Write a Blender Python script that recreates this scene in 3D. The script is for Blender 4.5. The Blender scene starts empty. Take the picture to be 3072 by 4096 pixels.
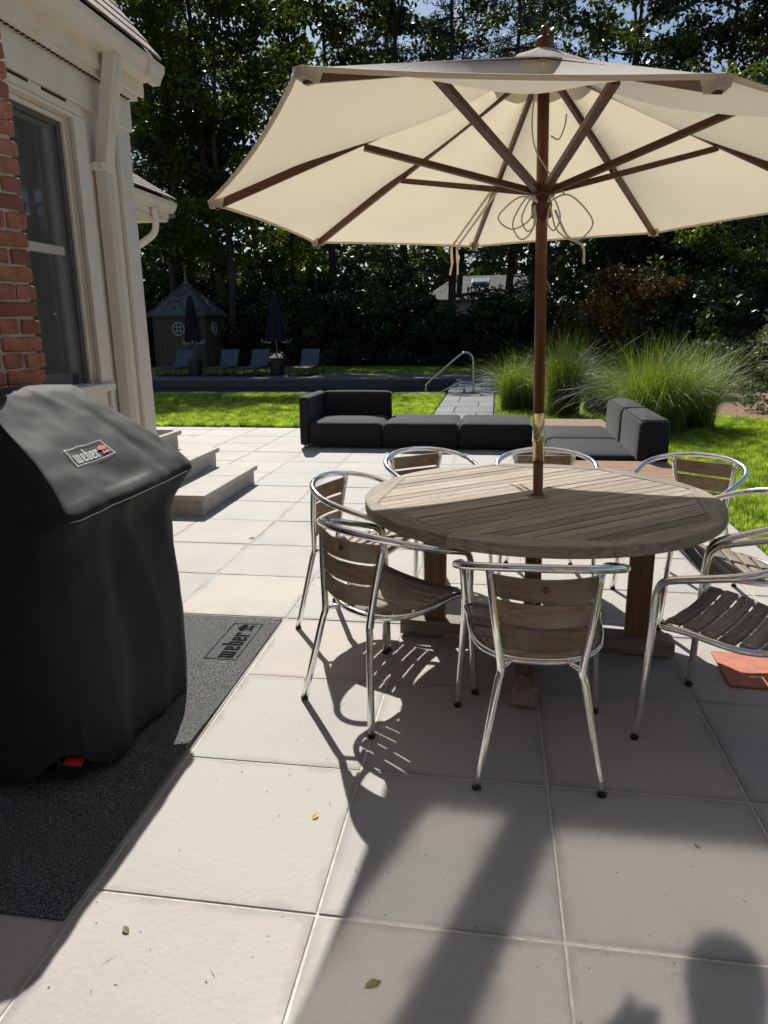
import bpy, math, random
import numpy as np
from mathutils import Vector, Matrix, noise as mnoise
random.seed(7); RNG = np.random.default_rng(7)
S = bpy.context.scene
COL = S.collection
PI = math.pi
rad = math.radians

# ------------------------------------------------------------------ camera
PIT, ROLL, YAW, HC = 0.254066, -0.012487, -0.153668, 1.433
fw = Vector((math.sin(YAW)*math.cos(PIT), math.cos(YAW)*math.cos(PIT), -math.sin(PIT)))
rt = Vector((math.cos(YAW), -math.sin(YAW), 0)); up = rt.cross(fw)
rt, up = rt*math.cos(ROLL)+up*math.sin(ROLL), up*math.cos(ROLL)-rt*math.sin(ROLL)
cd = bpy.data.cameras.new('camera'); cam = bpy.data.objects.new('camera', cd); COL.objects.link(cam)
cam.matrix_world = Matrix(((rt.x, up.x, -fw.x, 0), (rt.y, up.y, -fw.y, 0), (rt.z, up.z, -fw.z, HC), (0, 0, 0, 1)))
cd.sensor_fit = 'VERTICAL'; cd.sensor_height = 24; cd.lens = 24*2851.8/4096
cd.clip_start = 0.02; cd.clip_end = 900
S.camera = cam

# ------------------------------------------------------------------ sky, sun, exposure
SUN_AZ, SUN_EL = rad(-19.2), rad(43.1)           # azimuth from +Y towards +X
W = bpy.data.worlds.new('World'); S.world = W; W.use_nodes = True
wn = W.node_tree.nodes; wl = W.node_tree.links
sky = wn.new('ShaderNodeTexSky'); sky.sky_type = 'NISHITA'; sky.sun_disc = False
sky.sun_elevation = SUN_EL; sky.sun_rotation = SUN_AZ
sky.air_density = 1.0; sky.dust_density = 0.6; sky.ozone_density = 1.2
wl.new(sky.outputs[0], wn['Background'].inputs[0]); wn['Background'].inputs[1].default_value = 0.07
sd = bpy.data.lights.new('sun', 'SUN'); sd.energy = 5.0; sd.angle = rad(0.55); sd.color = (1, 0.965, 0.91)
sun = bpy.data.objects.new('sun', sd); COL.objects.link(sun)
sv = Vector((math.sin(SUN_AZ)*math.cos(SUN_EL), math.cos(SUN_AZ)*math.cos(SUN_EL), math.sin(SUN_EL)))
sun.rotation_euler = sv.to_track_quat('Z', 'Y').to_euler(); sun.location = (0, 0, 30)
S.view_settings.view_transform = 'Standard'; S.view_settings.look = 'None'
S.view_settings.exposure = 0.24; S.view_settings.gamma = 1
S.render.engine = 'CYCLES'
cy = S.cycles
cy.use_denoising = True; cy.denoiser = 'OPENIMAGEDENOISE'
cy.max_bounces = 8; cy.diffuse_bounces = 4; cy.glossy_bounces = 4; cy.transmission_bounces = 5; cy.transparent_max_bounces = 8
cy.use_adaptive_sampling = True; cy.adaptive_threshold = 0.025
cy.sample_clamp_indirect = 8; cy.blur_glossy = .05; cy.use_guiding = True; cy.guiding_training_samples = 64; cy.use_surface_guiding = True; cy.caustics_refractive = False

# ------------------------------------------------------------------ helpers
def setp(o, label=None, cat=None, group=None, kind=None):
    if label: o['label'] = label
    if cat: o['category'] = cat
    if group: o['group'] = group
    if kind: o['kind'] = kind
    return o

def empty(name, loc=(0, 0, 0), rz=0.0, parent=None):
    o = bpy.data.objects.new(name, None); COL.objects.link(o)
    o.location = loc; o.rotation_euler = (0, 0, rz); o.empty_display_size = .1
    if parent: o.parent = parent
    return o

def link(name, me, mat=None, parent=None, loc=None, rot=None, smooth=False):
    if mat is not None and not me.materials: me.materials.append(mat)
    if smooth:
        me.polygons.foreach_set('use_smooth', np.ones(len(me.polygons), bool))
    o = bpy.data.objects.new(name, me); COL.objects.link(o)
    if parent: o.parent = parent
    if loc is not None: o.location = loc
    if rot is not None: o.rotation_euler = rot
    return o

def np_mesh(name, v, f):
    """fast mesh from arrays: v (N,3), f (M,k)"""
    v = np.asarray(v, np.float32); f = np.asarray(f, np.int32)
    me = bpy.data.meshes.new(name)
    me.vertices.add(len(v)); me.vertices.foreach_set('co', v.ravel())
    m, k = f.shape
    me.loops.add(m*k); me.loops.foreach_set('vertex_index', f.ravel())
    me.polygons.add(m); me.polygons.foreach_set('loop_start', np.arange(0, m*k, k, dtype=np.int32))
    me.update(calc_edges=True)
    return me

def copy_tree(o, parent=None):
    c = o.copy(); COL.objects.link(c); c.parent = parent
    for ch in o.children: copy_tree(ch, c)
    return c

class MB:
    def __init__(s): s.v = []; s.f = []
    def add(s, vs, fs):
        n = len(s.v); s.v += [tuple(p) for p in vs]; s.f += [tuple(i+n for i in q) for q in fs]; return s
    def box(s, c, d, rz=0.0, M=None, bev=0.0):
        x, y, z = d[0]/2, d[1]/2, d[2]/2
        if bev <= 0:
            vs = [(-x, -y, -z), (x, -y, -z), (x, y, -z), (-x, y, -z), (-x, -y, z), (x, -y, z), (x, y, z), (-x, y, z)]
            fs = [(3, 2, 1, 0), (4, 5, 6, 7), (0, 1, 5, 4), (1, 2, 6, 5), (2, 3, 7, 6), (3, 0, 4, 7)]
        else:
            b = min(bev, x*.9, y*.9, z*.9); vs = []; 
            def ring(zz, i): return [(-x+i, -y+b, zz), (-x+b, -y+i, zz), (x-b, -y+i, zz), (x-i, -y+b, zz), (x-i, y-b, zz), (x-b, y-i, zz), (-x+b, y-i, zz), (-x+i, y-b, zz)]
            def inr(zz): 
                return [(-x+b, -y+b*1.4, zz), (-x+b*1.4, -y+b, zz), (x-b*1.4, -y+b, zz), (x-b, -y+b*1.4, zz), (x-b, y-b*1.4, zz), (x-b*1.4, y-b, zz), (-x+b*1.4, y-b, zz), (-x+b, y-b*1.4, zz)]
            vs = inr(-z)+ring(-z+b, 0)+ring(z-b, 0)+inr(z)
            fs = [tuple(range(7, -1, -1)), tuple(range(24, 32))]
            for k in range(3):
                for i in range(8):
                    a, c2 = k*8+i, k*8+(i+1) % 8
                    fs.append((a, c2, c2+8, a+8))
        R = Matrix.Rotation(rz, 3, 'Z') if M is None else M
        c = Vector(c)
        return s.add([R @ Vector(p)+c for p in vs], fs)
    def tube(s, path, r, seg=10, closed=False, caps=True):
        P = [Vector(p) for p in path]; n = len(P)
        rr = r if isinstance(r, (list, tuple)) else [r]*n
        T = []
        for i in range(n):
            a = P[(i-1) % n] if (closed or i > 0) else P[i]
            b = P[(i+1) % n] if (closed or i < n-1) else P[i]
            T.append((b-a).normalized())
        ref = Vector((0, 0, 1)) if abs(T[0].z) < .9 else Vector((1, 0, 0))
        N = (ref-T[0]*ref.dot(T[0])).normalized(); vs = []
        for i in range(n):
            N = (N-T[i]*N.dot(T[i]))
            N = N.normalized() if N.length > 1e-6 else T[i].orthogonal().normalized()
            B = T[i].cross(N)
            for k in range(seg):
                a = 2*PI*k/seg; vs.append(P[i]+(N*math.cos(a)+B*math.sin(a))*rr[i])
        fs = []
        for i in range(n if closed else n-1):
            for k in range(seg):
                a = i*seg+k; b = i*seg+(k+1) % seg; j = ((i+1) % n)*seg
                fs.append((a, b, j+(k+1) % seg, j+k))
        if caps and not closed:
            fs.append(tuple(range(seg-1, -1, -1))); fs.append(tuple((n-1)*seg+k for k in range(seg)))
        return s.add(vs, fs)
    def lathe(s, prof, seg=16, c=(0, 0, 0)):
        vs = []; c = Vector(c)
        for r, z in prof:
            for k in range(seg):
                a = 2*PI*k/seg; vs.append(c+Vector((r*math.cos(a), r*math.sin(a), z)))
        fs = []
        for i in range(len(prof)-1):
            for k in range(seg):
                a = i*seg+k; b = i*seg+(k+1) % seg; fs.append((a, b, b+seg, a+seg))
        fs.append(tuple(range(seg-1, -1, -1))); fs.append(tuple((len(prof)-1)*seg+k for k in range(seg)))
        return s.add(vs, fs)
    def prism(s, poly, z0, z1):
        n = len(poly)
        vs = [(p[0], p[1], z0) for p in poly]+[(p[0], p[1], z1) for p in poly]
        fs = [tuple(range(n-1, -1, -1)), tuple(range(n, 2*n))]
        fs += [(i, (i+1) % n, n+(i+1) % n, n+i) for i in range(n)]
        return s.add(vs, fs)
    def beam(s, a, b, w, h, upv=(0, 0, 1)):
        """rectangular bar from a to b"""
        a, b = Vector(a), Vector(b); t = (b-a).normalized(); u0 = Vector(upv)
        sd_ = t.cross(u0); sd_ = sd_.normalized() if sd_.length > 1e-5 else t.orthogonal().normalized()
        u = sd_.cross(t); vs = []
        for p in (a, b):
            for x, y in ((-1, -1), (1, -1), (1, 1), (-1, 1)): vs.append(p+sd_*x*w/2+u*y*h/2)
        return s.add(vs, [(3, 2, 1, 0), (4, 5, 6, 7), (0, 1, 5, 4), (1, 2, 6, 5), (2, 3, 7, 6), (3, 0, 4, 7)])
    def grid(s, rows, closed_u=False):
        """rows: list of equal-length point lists"""
        m = len(rows[0]); fs = []
        for i in range(len(rows)-1):
            for k in range(m if closed_u else m-1):
                a = i*m+k; b = i*m+(k+1) % m; fs.append((a, b, b+m, a+m))
        return s.add([p for r in rows for p in r], fs)
    def mesh(s, name):
        me = bpy.data.meshes.new(name); me.from_pydata(s.v, [], s.f); me.update(); return me
    def build(s, name, mat, parent=None, loc=None, rot=None, smooth=False):
        return link(name, s.mesh(name), mat, parent, loc, rot, smooth)

def auto_smooth(o, ang=40):
    """smooth shading with sharp edges above an angle"""
    me = o.data
    me.polygons.foreach_set('use_smooth', np.ones(len(me.polygons), bool))
    try: me.set_sharp_from_angle(angle=rad(ang))
    except Exception: pass
    return o

def catmull(pts, n=6, closed=False):
    P = [Vector(p) for p in pts]; out = []; m = len(P)
    for i in range(m if closed else m-1):
        p0 = P[(i-1) % m] if (closed or i > 0) else P[0]*2-P[1]
        p1 = P[i]; p2 = P[(i+1) % m]; p3 = P[(i+2) % m] if (closed or i+2 < m) else P[-1]*2-P[-2]
        for k in range(n):
            t = k/n
            out.append(.5*((2*p1)+(p2-p0)*t+(2*p0-5*p1+4*p2-p3)*t*t+(3*p1-p0-3*p2+p3)*t**3))
    if not closed: out.append(P[-1])
    return out

# ------------------------------------------------------------------ materials
def new_mat(name):
    m = bpy.data.materials.new(name); m.use_nodes = True
    nt = m.node_tree; b = nt.nodes['Principled BSDF']
    return m, nt, b

def ramp(nt, fac, stops):
    r = nt.nodes.new('ShaderNodeValToRGB'); e = r.color_ramp.elements
    while len(e) < len(stops): e.new(.5)
    for el, (p, c) in zip(e, stops): el.position = p; el.color = (*c, 1)
    nt.links.new(fac, r.inputs[0]); return r.outputs[0]

def noise(nt, scale, detail=4, rough=.55, vec=None, dist=0):
    n = nt.nodes.new('ShaderNodeTexNoise'); n.inputs['Scale'].default_value = scale
    n.inputs['Detail'].default_value = detail; n.inputs['Roughness'].default_value = rough
    n.inputs['Distortion'].default_value = dist
    if vec is not None: nt.links.new(vec, n.inputs['Vector'])
    return n.outputs['Fac']

def coords(nt, kind='Object', scale=(1, 1, 1), rnd=False, rot=(0, 0, 0)):
    t = nt.nodes.new('ShaderNodeTexCoord'); mp = nt.nodes.new('ShaderNodeMapping')
    mp.inputs['Scale'].default_value = scale; mp.inputs['Rotation'].default_value = rot
    nt.links.new(t.outputs[kind], mp.inputs['Vector'])
    if rnd:
        oi = nt.nodes.new('ShaderNodeObjectInfo'); ml = nt.nodes.new('ShaderNodeMath'); ml.operation = 'MULTIPLY'
        ml.inputs[1].default_value = 37.0; nt.links.new(oi.outputs['Random'], ml.inputs[0])
        nt.links.new(ml.outputs[0], mp.inputs['Location'])
    return mp.outputs[0]

def bump(nt, b, h, strength=.3, dist=.01):
    n = nt.nodes.new('ShaderNodeBump'); n.inputs['Strength'].default_value = strength
    n.inputs['Distance'].default_value = dist
    nt.links.new(h, n.inputs['Height']); nt.links.new(n.outputs[0], b.inputs['Normal']); return n

def mixc(nt, a, b_, fac, mode='MIX'):
    m = nt.nodes.new('ShaderNodeMix'); m.data_type = 'RGBA'; m.blend_type = mode
    def put(s, v):
        if isinstance(v, tuple): s.default_value = (*v, 1)
        elif isinstance(v, (int, float)): s.default_value = v
        else: nt.links.new(v, s)
    put(m.inputs[6], a); put(m.inputs[7], b_); put(m.inputs[0], fac)
    return m.outputs[2]

def objrand(nt):
    return nt.nodes.new('ShaderNodeObjectInfo').outputs['Random']

def simple(name, col, rough=.6, metal=0, var=.15, scale=12, bs=.15, bd=.004, spec=.5, rnd=0.0, coord='Object', bscale=None):
    m, nt, b = new_mat(name)
    v = coords(nt, coord)
    n = noise(nt, scale, 5, .6, v)
    lo = tuple(c*(1-var) for c in col); hi = tuple(min(1, c*(1+var)) for c in col)
    c = ramp(nt, n, [(.3, lo), (.7, hi)])
    if rnd:
        c = mixc(nt, c, tuple(x*(1-rnd) for x in col), objrand(nt))
    nt.links.new(c, b.inputs['Base Color'])
    b.inputs['Roughness'].default_value = rough; b.inputs['Metallic'].default_value = metal
    b.inputs['Specular IOR Level'].default_value = spec
    if bs: bump(nt, b, noise(nt, bscale or scale*4, 4, .6, v), bs, bd)
    return m

def wood(name, dark, light, rough=.65, gs=1.0, bs=.35, rnd=.25, weather=None, along='X'):
    m, nt, b = new_mat(name)
    st = {'X': (1.2*gs, 28*gs, 28*gs), 'Z': (28*gs, 28*gs, 1.2*gs), 'Y': (28*gs, 1.2*gs, 28*gs)}[along]
    v = coords(nt, 'Object', st, True)
    n = noise(nt, 2.2, 6, .62, v, .4); n2 = noise(nt, 9, 3, .6, v)
    c = ramp(nt, n, [(.28, dark), (.5, tuple((a+b_)/2 for a, b_ in zip(dark, light))), (.72, light)])
    c = mixc(nt, c, tuple(x*.6 for x in dark), ramp(nt, n2, [(.56, (0, 0, 0)), (.75, (.7, .7, .7))]))
    if weather:
        w = noise(nt, 5, 4, .6, coords(nt, 'Object', (1, 1, 1), True))
        c = mixc(nt, c, weather, ramp(nt, w, [(.45, (0, 0, 0)), (.68, (.85, .85, .85))]))
    hs = nt.nodes.new('ShaderNodeHueSaturation'); nt.links.new(c, hs.inputs['Color'])
    mr = nt.nodes.new('ShaderNodeMapRange'); mr.inputs['To Min'].default_value = 1-rnd; mr.inputs['To Max'].default_value = 1+rnd
    nt.links.new(objrand(nt), mr.inputs[0]); nt.links.new(mr.outputs[0], hs.inputs['Value'])
    nt.links.new(hs.outputs[0], b.inputs['Base Color']); b.inputs['Roughness'].default_value = rough
    b.inputs['Specular IOR Level'].default_value = .3
    bump(nt, b, n2, bs, .003); return m

def leaf_mat(name, cols, rough=.45, transl=.45, scale=.5, spec=.5, tcol=None):
    """leaf: diffuse/gloss + translucent, colour varies over the crown"""
    m, nt, b = new_mat(name); out = nt.nodes['Material Output']
    g = nt.nodes.new('ShaderNodeNewGeometry')
    c = ramp(nt, g.outputs['Random Per Island'], [(i/(max(1, len(cols)-1)), x) for i, x in enumerate(cols)])
    n = noise(nt, scale, 2, .5, coords(nt, 'Object', (1, 1, 1), True))
    c = mixc(nt, c, ramp(nt, n, [(.38, (.30, .34, .34)), (.66, (1.35, 1.25, 1.0))]), 1.0, 'MULTIPLY')
    nt.links.new(c, b.inputs['Base Color']); b.inputs['Roughness'].default_value = rough
    b.inputs['Specular IOR Level'].default_value = spec
    t = nt.nodes.new('ShaderNodeBsdfTranslucent')
    tc = mixc(nt, c, tcol or (1.6, 1.9, .5), 1.0, 'MULTIPLY')
    nt.links.new(tc, t.inputs[0])
    mx = nt.nodes.new('ShaderNodeMixShader'); mx.inputs[0].default_value = transl
    nt.links.new(b.outputs[0], mx.inputs[1]); nt.links.new(t.outputs[0], mx.inputs[2]); nt.links.new(mx.outputs[0], out.inputs[0])
    return m

def slab_mat():
    m, nt, b = new_mat('paving_concrete')
    vo = coords(nt, 'Object', (1, 1, 1), True); vw = coords(nt, 'Object')
    big = noise(nt, 2.3, 5, .6, vo); fine = noise(nt, 95, 4, .75, vw); mid = noise(nt, 55, 3, .6, vw)
    c = ramp(nt, objrand(nt), [(0, (.515, .475, .418)), (.2, (.455, .436, .398)), (.4, (.50, .452, .402)), (.6, (.44, .433, .408)), (.8, (.485, .46, .415)), (1, (.465, .425, .385))])
    c = mixc(nt, c, (.36, .35, .335), ramp(nt, big, [(.45, (0, 0, 0)), (.8, (.6, .6, .6))]))
    c = mixc(nt, c, (.29, .28, .265), ramp(nt, fine, [(.55, (0, 0, 0)), (.75, (.45, .45, .45))]))
    # dirt collecting along the edges of a slab
    tc = nt.nodes.new('ShaderNodeTexCoord'); sx = nt.nodes.new('ShaderNodeSeparateXYZ'); nt.links.new(tc.outputs['Object'], sx.inputs[0])
    def absn(o):
        a = nt.nodes.new('ShaderNodeMath'); a.operation = 'ABSOLUTE'; nt.links.new(o, a.inputs[0]); return a.outputs[0]
    mx = nt.nodes.new('ShaderNodeMath'); mx.operation = 'MAXIMUM'
    nt.links.new(absn(sx.outputs[0]), mx.inputs[0]); nt.links.new(absn(sx.outputs[1]), mx.inputs[1])
    ad = nt.nodes.new('ShaderNodeMath'); ad.operation = 'MULTIPLY_ADD'; ad.inputs[1].default_value = .10
    nt.links.new(noise(nt, 6, 4, .6, vo), ad.inputs[0]); nt.links.new(mx.outputs[0], ad.inputs[2])
    c = mixc(nt, c, (.26, .25, .235), ramp(nt, ad.outputs[0], [(.325, (0, 0, 0)), (.365, (.75, .75, .75))]))
    nt.links.new(c, b.inputs['Base Color']); b.inputs['Roughness'].default_value = .75
    b.inputs['Specular IOR Level'].default_value = .35
    bump(nt, b, mid, .5, .003)
    return m

M = {}
M['slab'] = slab_mat()
M['grout'] = simple('grout', (.60, .56, .49), .9, var=.2, scale=30, bs=.4)
M['soil'] = simple('soil', (.075, .052, .032), .95, var=.5, scale=3, bs=.6, bd=.02, bscale=40)
M['mulch'] = simple('mulch', (.30, .19, .11), .95, var=.5, scale=18, bs=.8, bd=.03, bscale=60)
M['lawn'] = simple('lawn_soil', (.10, .14, .03), .9, var=.4, scale=5, bs=.8, bd=.03, bscale=120)
M['step'] = simple('step_stone', (.47, .44, .39), .8, var=.1, scale=14, bs=.3, bd=.003, bscale=120)
M['stucco'] = simple('step_stucco', (.46, .43, .385), .9, var=.2, scale=9, bs=.9, bd=.006, bscale=90)
M['paint'] = simple('cream_paint', (.74, .675, .575), .55, var=.07, scale=6, bs=.15, bd=.002, bscale=70)
M['gutter'] = simple('gutter_metal', (.76, .69, .58), .4, var=.05, scale=4, bs=.05)
M['brick'] = simple('brick', (.50, .215, .15), .9, var=.5, scale=16, bs=.9, bd=.006, bscale=70, rnd=.45)
M['mortar'] = simple('mortar', (.58, .51, .43), .95, var=.3, scale=22, bs=1, bd=.008, bscale=60)
M['shingle'] = wood('cedar_shingle', (.14, .10, .075), (.30, .23, .18), .85, 1.0, .6, .3, along='Y')
M['shed_shingle'] = wood('grey_shingle', (.07, .07, .072), (.17, .17, .172), .85, 1.0, .5, .35, along='Y')
M['shed_board'] = wood('shed_board', (.06, .046, .036), (.12, .095, .075), .85, .6, .4, .2, along='Z')
M['dark_trim'] = simple('grey_trim', (.16, .15, .14), .7)
M['teak_grey'] = wood('weathered_teak', (.18, .148, .118), (.47, .405, .335), .72, 1.5, .5, .3)
M['teak_brown'] = wood('brown_teak', (.15, .096, .06), (.36, .265, .18), .6, 1.2, .4, .2, weather=(.36, .31, .25))
M['teak_post'] = wood('teak_post', (.13, .075, .04), (.27, .17, .10), .6, 1.2, .4, .1, along='Z')
M['deck'] = wood('teak_platform', (.30, .17, .105), (.46, .29, .19), .65, 1.0, .3, .15)
M['mahogany'] = wood('umbrella_wood', (.085, .034, .018), (.17, .07, .036), .38, 1.0, .1, .1)
M['pole_wood'] = wood('pole_wood', (.12, .05, .022), (.22, .098, .045), .35, 1.0, .1, .1, along='Z')
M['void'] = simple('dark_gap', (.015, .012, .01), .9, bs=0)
def alu():
    m, nt, b = new_mat('polished_aluminium')
    b.inputs['Base Color'].default_value = (.93, .93, .92, 1); b.inputs['Metallic'].default_value = 1
    n = noise(nt, 22, 4, .6, coords(nt, 'Object', (1, 1, 1), True))
    r = ramp(nt, n, [(.3, (.09, .09, .09)), (.75, (.26, .26, .26))]); nt.links.new(r, b.inputs['Roughness'])
    bump(nt, b, noise(nt, 60, 3, .5, coords(nt)), .05, .002); return m
M['alu'] = alu()
def metal(name, col, rough):
    m, nt, b = new_mat(name); b.inputs['Base Color'].default_value = (*col, 1); b.inputs['Metallic'].default_value = 1
    b.inputs['Roughness'].default_value = rough
    return m
M['steel'] = metal('stainless_steel', (.62, .62, .62), .16)
M['brass'] = metal('brass', (.72, .60, .36), .2)
M['rubber'] = simple('black_rubber', (.015, .015, .015), .7, bs=0)
def fabric(name, col, rough=.8, sheen=.0, sw=900, bs=.25, spec=.3, var=.12):
    m, nt, b = new_mat(name); v = coords(nt)
    n = noise(nt, 5, 5, .6, v); w = noise(nt, sw, 2, .6, v)
    c = ramp(nt, n, [(.3, tuple(x*(1-var) for x in col)), (.7, tuple(x*(1+var) for x in col))])
    nt.links.new(c, b.inputs['Base Color']); b.inputs['Roughness'].default_value = rough
    b.inputs['Specular IOR Level'].default_value = spec
    b.inputs['Sheen Weight'].default_value = sheen; b.inputs['Sheen Roughness'].default_value = .35
    bump(nt, b, w, bs, .0015); return m
M['cover'] = fabric('grill_cover_cloth', (.022, .0215, .021), .72, .10, 420, .7, .3)
M['sofa'] = fabric('charcoal_upholstery', (.019, .019, .021), .85, .16, 900, .3)
M['sling'] = fabric('lounger_sling', (.10, .115, .145), .7, 0, 500, .2)
M['dkmetal'] = simple('dark_frame_metal', (.03, .03, .032), .45, var=.1)
M['black_canvas'] = fabric('black_canvas', (.014, .014, .022), .85)
M['planter'] = simple('black_planter', (.013, .013, .015), .5)
M['cream_trim'] = simple('cream_trim', (.55, .52, .45), .7, bs=.1)
M['logo_white'] = simple('logo_white', (.55, .55, .55), .6, bs=0)
M['logo_red'] = simple('logo_red', (.62, .10, .09), .6, bs=0)
M['red'] = simple('red_plastic', (.45, .02, .02), .4, bs=0)
M['terracotta'] = simple('terracotta_tile', (.52, .19, .12), .8, var=.2, scale=14, bs=.3)
M['stone'] = simple('bluestone', (.125, .13, .135), .7, var=.25, scale=4, bs=.4, bd=.006, bscale=50, rnd=.3)
M['pool_wall'] = simple('pool_liner', (.03, .035, .045), .5)
M['bark'] = simple('bark', (.060, .045, .035), .95, var=.5, scale=6, bs=1, bd=.05, bscale=14)
M['interior'] = simple('room_wall', (.45, .45, .43), .9, bs=0)
M['white_paint'] = simple('white_paint', (.6, .6, .57), .5, bs=0)
M['rope'] = simple('cord', (.70, .67, .58), .8, bs=.3)
M['dead_leaf'] = simple('dead_leaf', (.38, .22, .06), .8, var=.5, scale=30)
M['yellow_leaf'] = simple('yellow_leaf', (.55, .42, .06), .7, var=.3, scale=30)
M['olive_leaf'] = simple('olive_leaf', (.16, .15, .04), .7, var=.3, scale=30)

def mat_canopy():
    m, nt, b = new_mat('umbrella_canvas'); out = nt.nodes['Material Output']
    v = coords(nt, 'Object', (90, 8, 40)); n = noise(nt, 4, 4, .6, v); n2 = noise(nt, 2.5, 4, .6, coords(nt))
    c = ramp(nt, n, [(.3, (.75, .64, .455)), (.7, (.81, .705, .52))])
    c = mixc(nt, c, (.62, .53, .40), ramp(nt, n2, [(.5, (0, 0, 0)), (.75, (.35, .35, .35))]))
    nt.links.new(mixc(nt, c, (.84, .82, .78), .72), b.inputs['Base Color']); b.inputs['Roughness'].default_value = .9; b.inputs['Specular IOR Level'].default_value = .1
    t = nt.nodes.new('ShaderNodeBsdfTranslucent'); nt.links.new(c, t.inputs[0])
    mx = nt.nodes.new('ShaderNodeMixShader'); mx.inputs[0].default_value = .38
    nt.links.new(b.outputs[0], mx.inputs[1]); nt.links.new(t.outputs[0], mx.inputs[2]); nt.links.new(mx.outputs[0], out.inputs[0])
    bump(nt, b, n, .15, .002)
    return m
M['canopy'] = mat_canopy()
def mat_mat():
    m, nt, b = new_mat('grill_mat_pile'); v = coords(nt)
    n = noise(nt, 240, 2, .7, v)
    c = ramp(nt, n, [(.36, (.018, .018, .019)), (.5, (.06, .06, .062)), (.66, (.28, .28, .28))])
    nt.links.new(c, b.inputs['Base Color']); b.inputs['Roughness'].default_value = .95
    bump(nt, b, n, .6, .004); return m
M['mat'] = mat_mat()
def mat_glass():
    m, nt, b = new_mat('window_glass'); out = nt.nodes['Material Output']
    nt.nodes.remove(b)
    tr = nt.nodes.new('ShaderNodeBsdfTransparent'); tr.inputs[0].default_value = (.72, .75, .74, 1)
    gl = nt.nodes.new('ShaderNodeBsdfGlossy'); gl.inputs['Roughness'].default_value = .02
    fr = nt.nodes.new('ShaderNodeFresnel'); fr.inputs[0].default_value = 1.55
    ma = nt.nodes.new('ShaderNodeMath'); ma.operation = 'MULTIPLY'; ma.inputs[1].default_value = 1.6; ma.use_clamp = True
    nt.links.new(fr.outputs[0], ma.inputs[0])
    mx = nt.nodes.new('ShaderNodeMixShader'); nt.links.new(ma.outputs[0], mx.inputs[0])
    nt.links.new(tr.outputs[0], mx.inputs[1]); nt.links.new(gl.outputs[0], mx.inputs[2]); nt.links.new(mx.outputs[0], out.inputs[0])
    return m
M['glass'] = mat_glass()
def mat_screen():
    m, nt, b = new_mat('insect_screen'); out = nt.nodes['Material Output']
    b.inputs['Base Color'].default_value = (.31, .30, .27, 1); b.inputs['Roughness'].default_value = .9
    tr = nt.nodes.new('ShaderNodeBsdfTransparent'); mx = nt.nodes.new('ShaderNodeMixShader'); mx.inputs[0].default_value = .13
    nt.links.new(tr.outputs[0], mx.inputs[1]); nt.links.new(b.outputs[0], mx.inputs[2]); nt.links.new(mx.outputs[0], out.inputs[0]); return m
def mat_water():
    m, nt, b = new_mat('pool_water'); v = coords(nt, 'Object', (1, 1.6, 1))
    b.inputs['Base Color'].default_value = (.004, .007, .012, 1); b.inputs['Roughness'].default_value = .04
    bump(nt, b, noise(nt, 3.5, 3, .6, v, .6), .25, .05); return m
M['water'] = mat_water()
LM = {}
LM['oak'] = leaf_mat('oak_leaves', [(.032, .046, .014), (.05, .068, .018), (.085, .095, .024)], .45, .24, .35, .35)
LM['maple'] = leaf_mat('maple_leaves', [(.045, .078, .014), (.080, .115, .018), (.12, .13, .022)], .45, .46, .35, .35)
LM['pine'] = leaf_mat('pine_needles', [(.022, .042, .016), (.035, .062, .024), (.05, .08, .03)], .5, .22, .4)
LM['rhodo'] = leaf_mat('shrub_leaves', [(.018, .034, .010), (.032, .055, .016), (.055, .08, .022)], .45, .18, .6, .4)
LM['dogwood'] = leaf_mat('russet_leaves', [(.05, .04, .014), (.085, .045, .016), (.15, .11, .022), (.045, .05, .014)], .45, .34, .6, tcol=(1.7, 1.2, .5))
LM['pale'] = leaf_mat('pale_conifer', [(.09, .115, .09), (.15, .18, .14), (.20, .23, .18)], .6, .15, .6)
LM['reed'] = leaf_mat('ornamental_grass', [(.07, .115, .024), (.11, .165, .04), (.15, .20, .06), (.27, .26, .13)], .45, .42, .8)
LM['lawn'] = leaf_mat('lawn_blades', [(.22, .29, .075), (.31, .39, .10), (.44, .50, .16)], .5, .5, 7, .35, (1.65, 1.95, .75))

# ------------------------------------------------------------------ ground
def sheet(name, x0, x1, y0, y1, z, mat, nx=1, ny=1):
    xs = np.linspace(x0, x1, nx+1); ys = np.linspace(y0, y1, ny+1)
    return MB().grid([[(x, y, z) for x in xs] for y in ys]).build(name, mat)
g = MB()   # one sheet out to the horizon with the pool cut out of it
PX0, PX1, PY0, PY1 = -19.0, -1.0, 16.03, 20.4
for a, b_, c, d in ((-400, 400, -200, PY0), (-400, PX0, PY0, PY1), (PX1, 400, PY0, PY1), (-400, 400, PY1, 600)):
    g.add([(a, c, -.03), (b_, c, -.03), (b_, d, -.03), (a, d, -.03)], [(0, 1, 2, 3)])
setp(g.build('ground', M['soil']), kind='structure')
# lawns
L = MB()
def lawn_poly(p): L.add([(x, y, -.012) for x, y in p], [tuple(range(len(p)))])
lawn_poly([(-19, 10.24), (-1.02, 10.24), (-1.02, 15.68), (-19, 15.68)])
RL = [(1.76, 0.0), (14, 0.0), (14, 9.6), (9, 10.4), (6.2, 10.9), (4.6, 11.3), (3.4, 12.2), (2.6, 14.5), (2.2, 17), (.95, 17), (.95, 16), (.03, 15.6), (.03, 10.24), (1.76, 10.24)]
lawn_poly(RL)
lawn_poly([(-22, 22.5), (9, 22.5), (8, 25.0), (3, 26.2), (-22, 26.4)])
setp(L.build('lawn', M['lawn']), kind='structure')
setp(MB().add([(x, y, -.02) for x, y in ((2.0, 10.5), (16, 8.5), (18, 16), (9, 18), (2, 17.5))], [(0, 1, 2, 3, 4)]).build('mulch_bed', M['mulch']), kind='structure')

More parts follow.
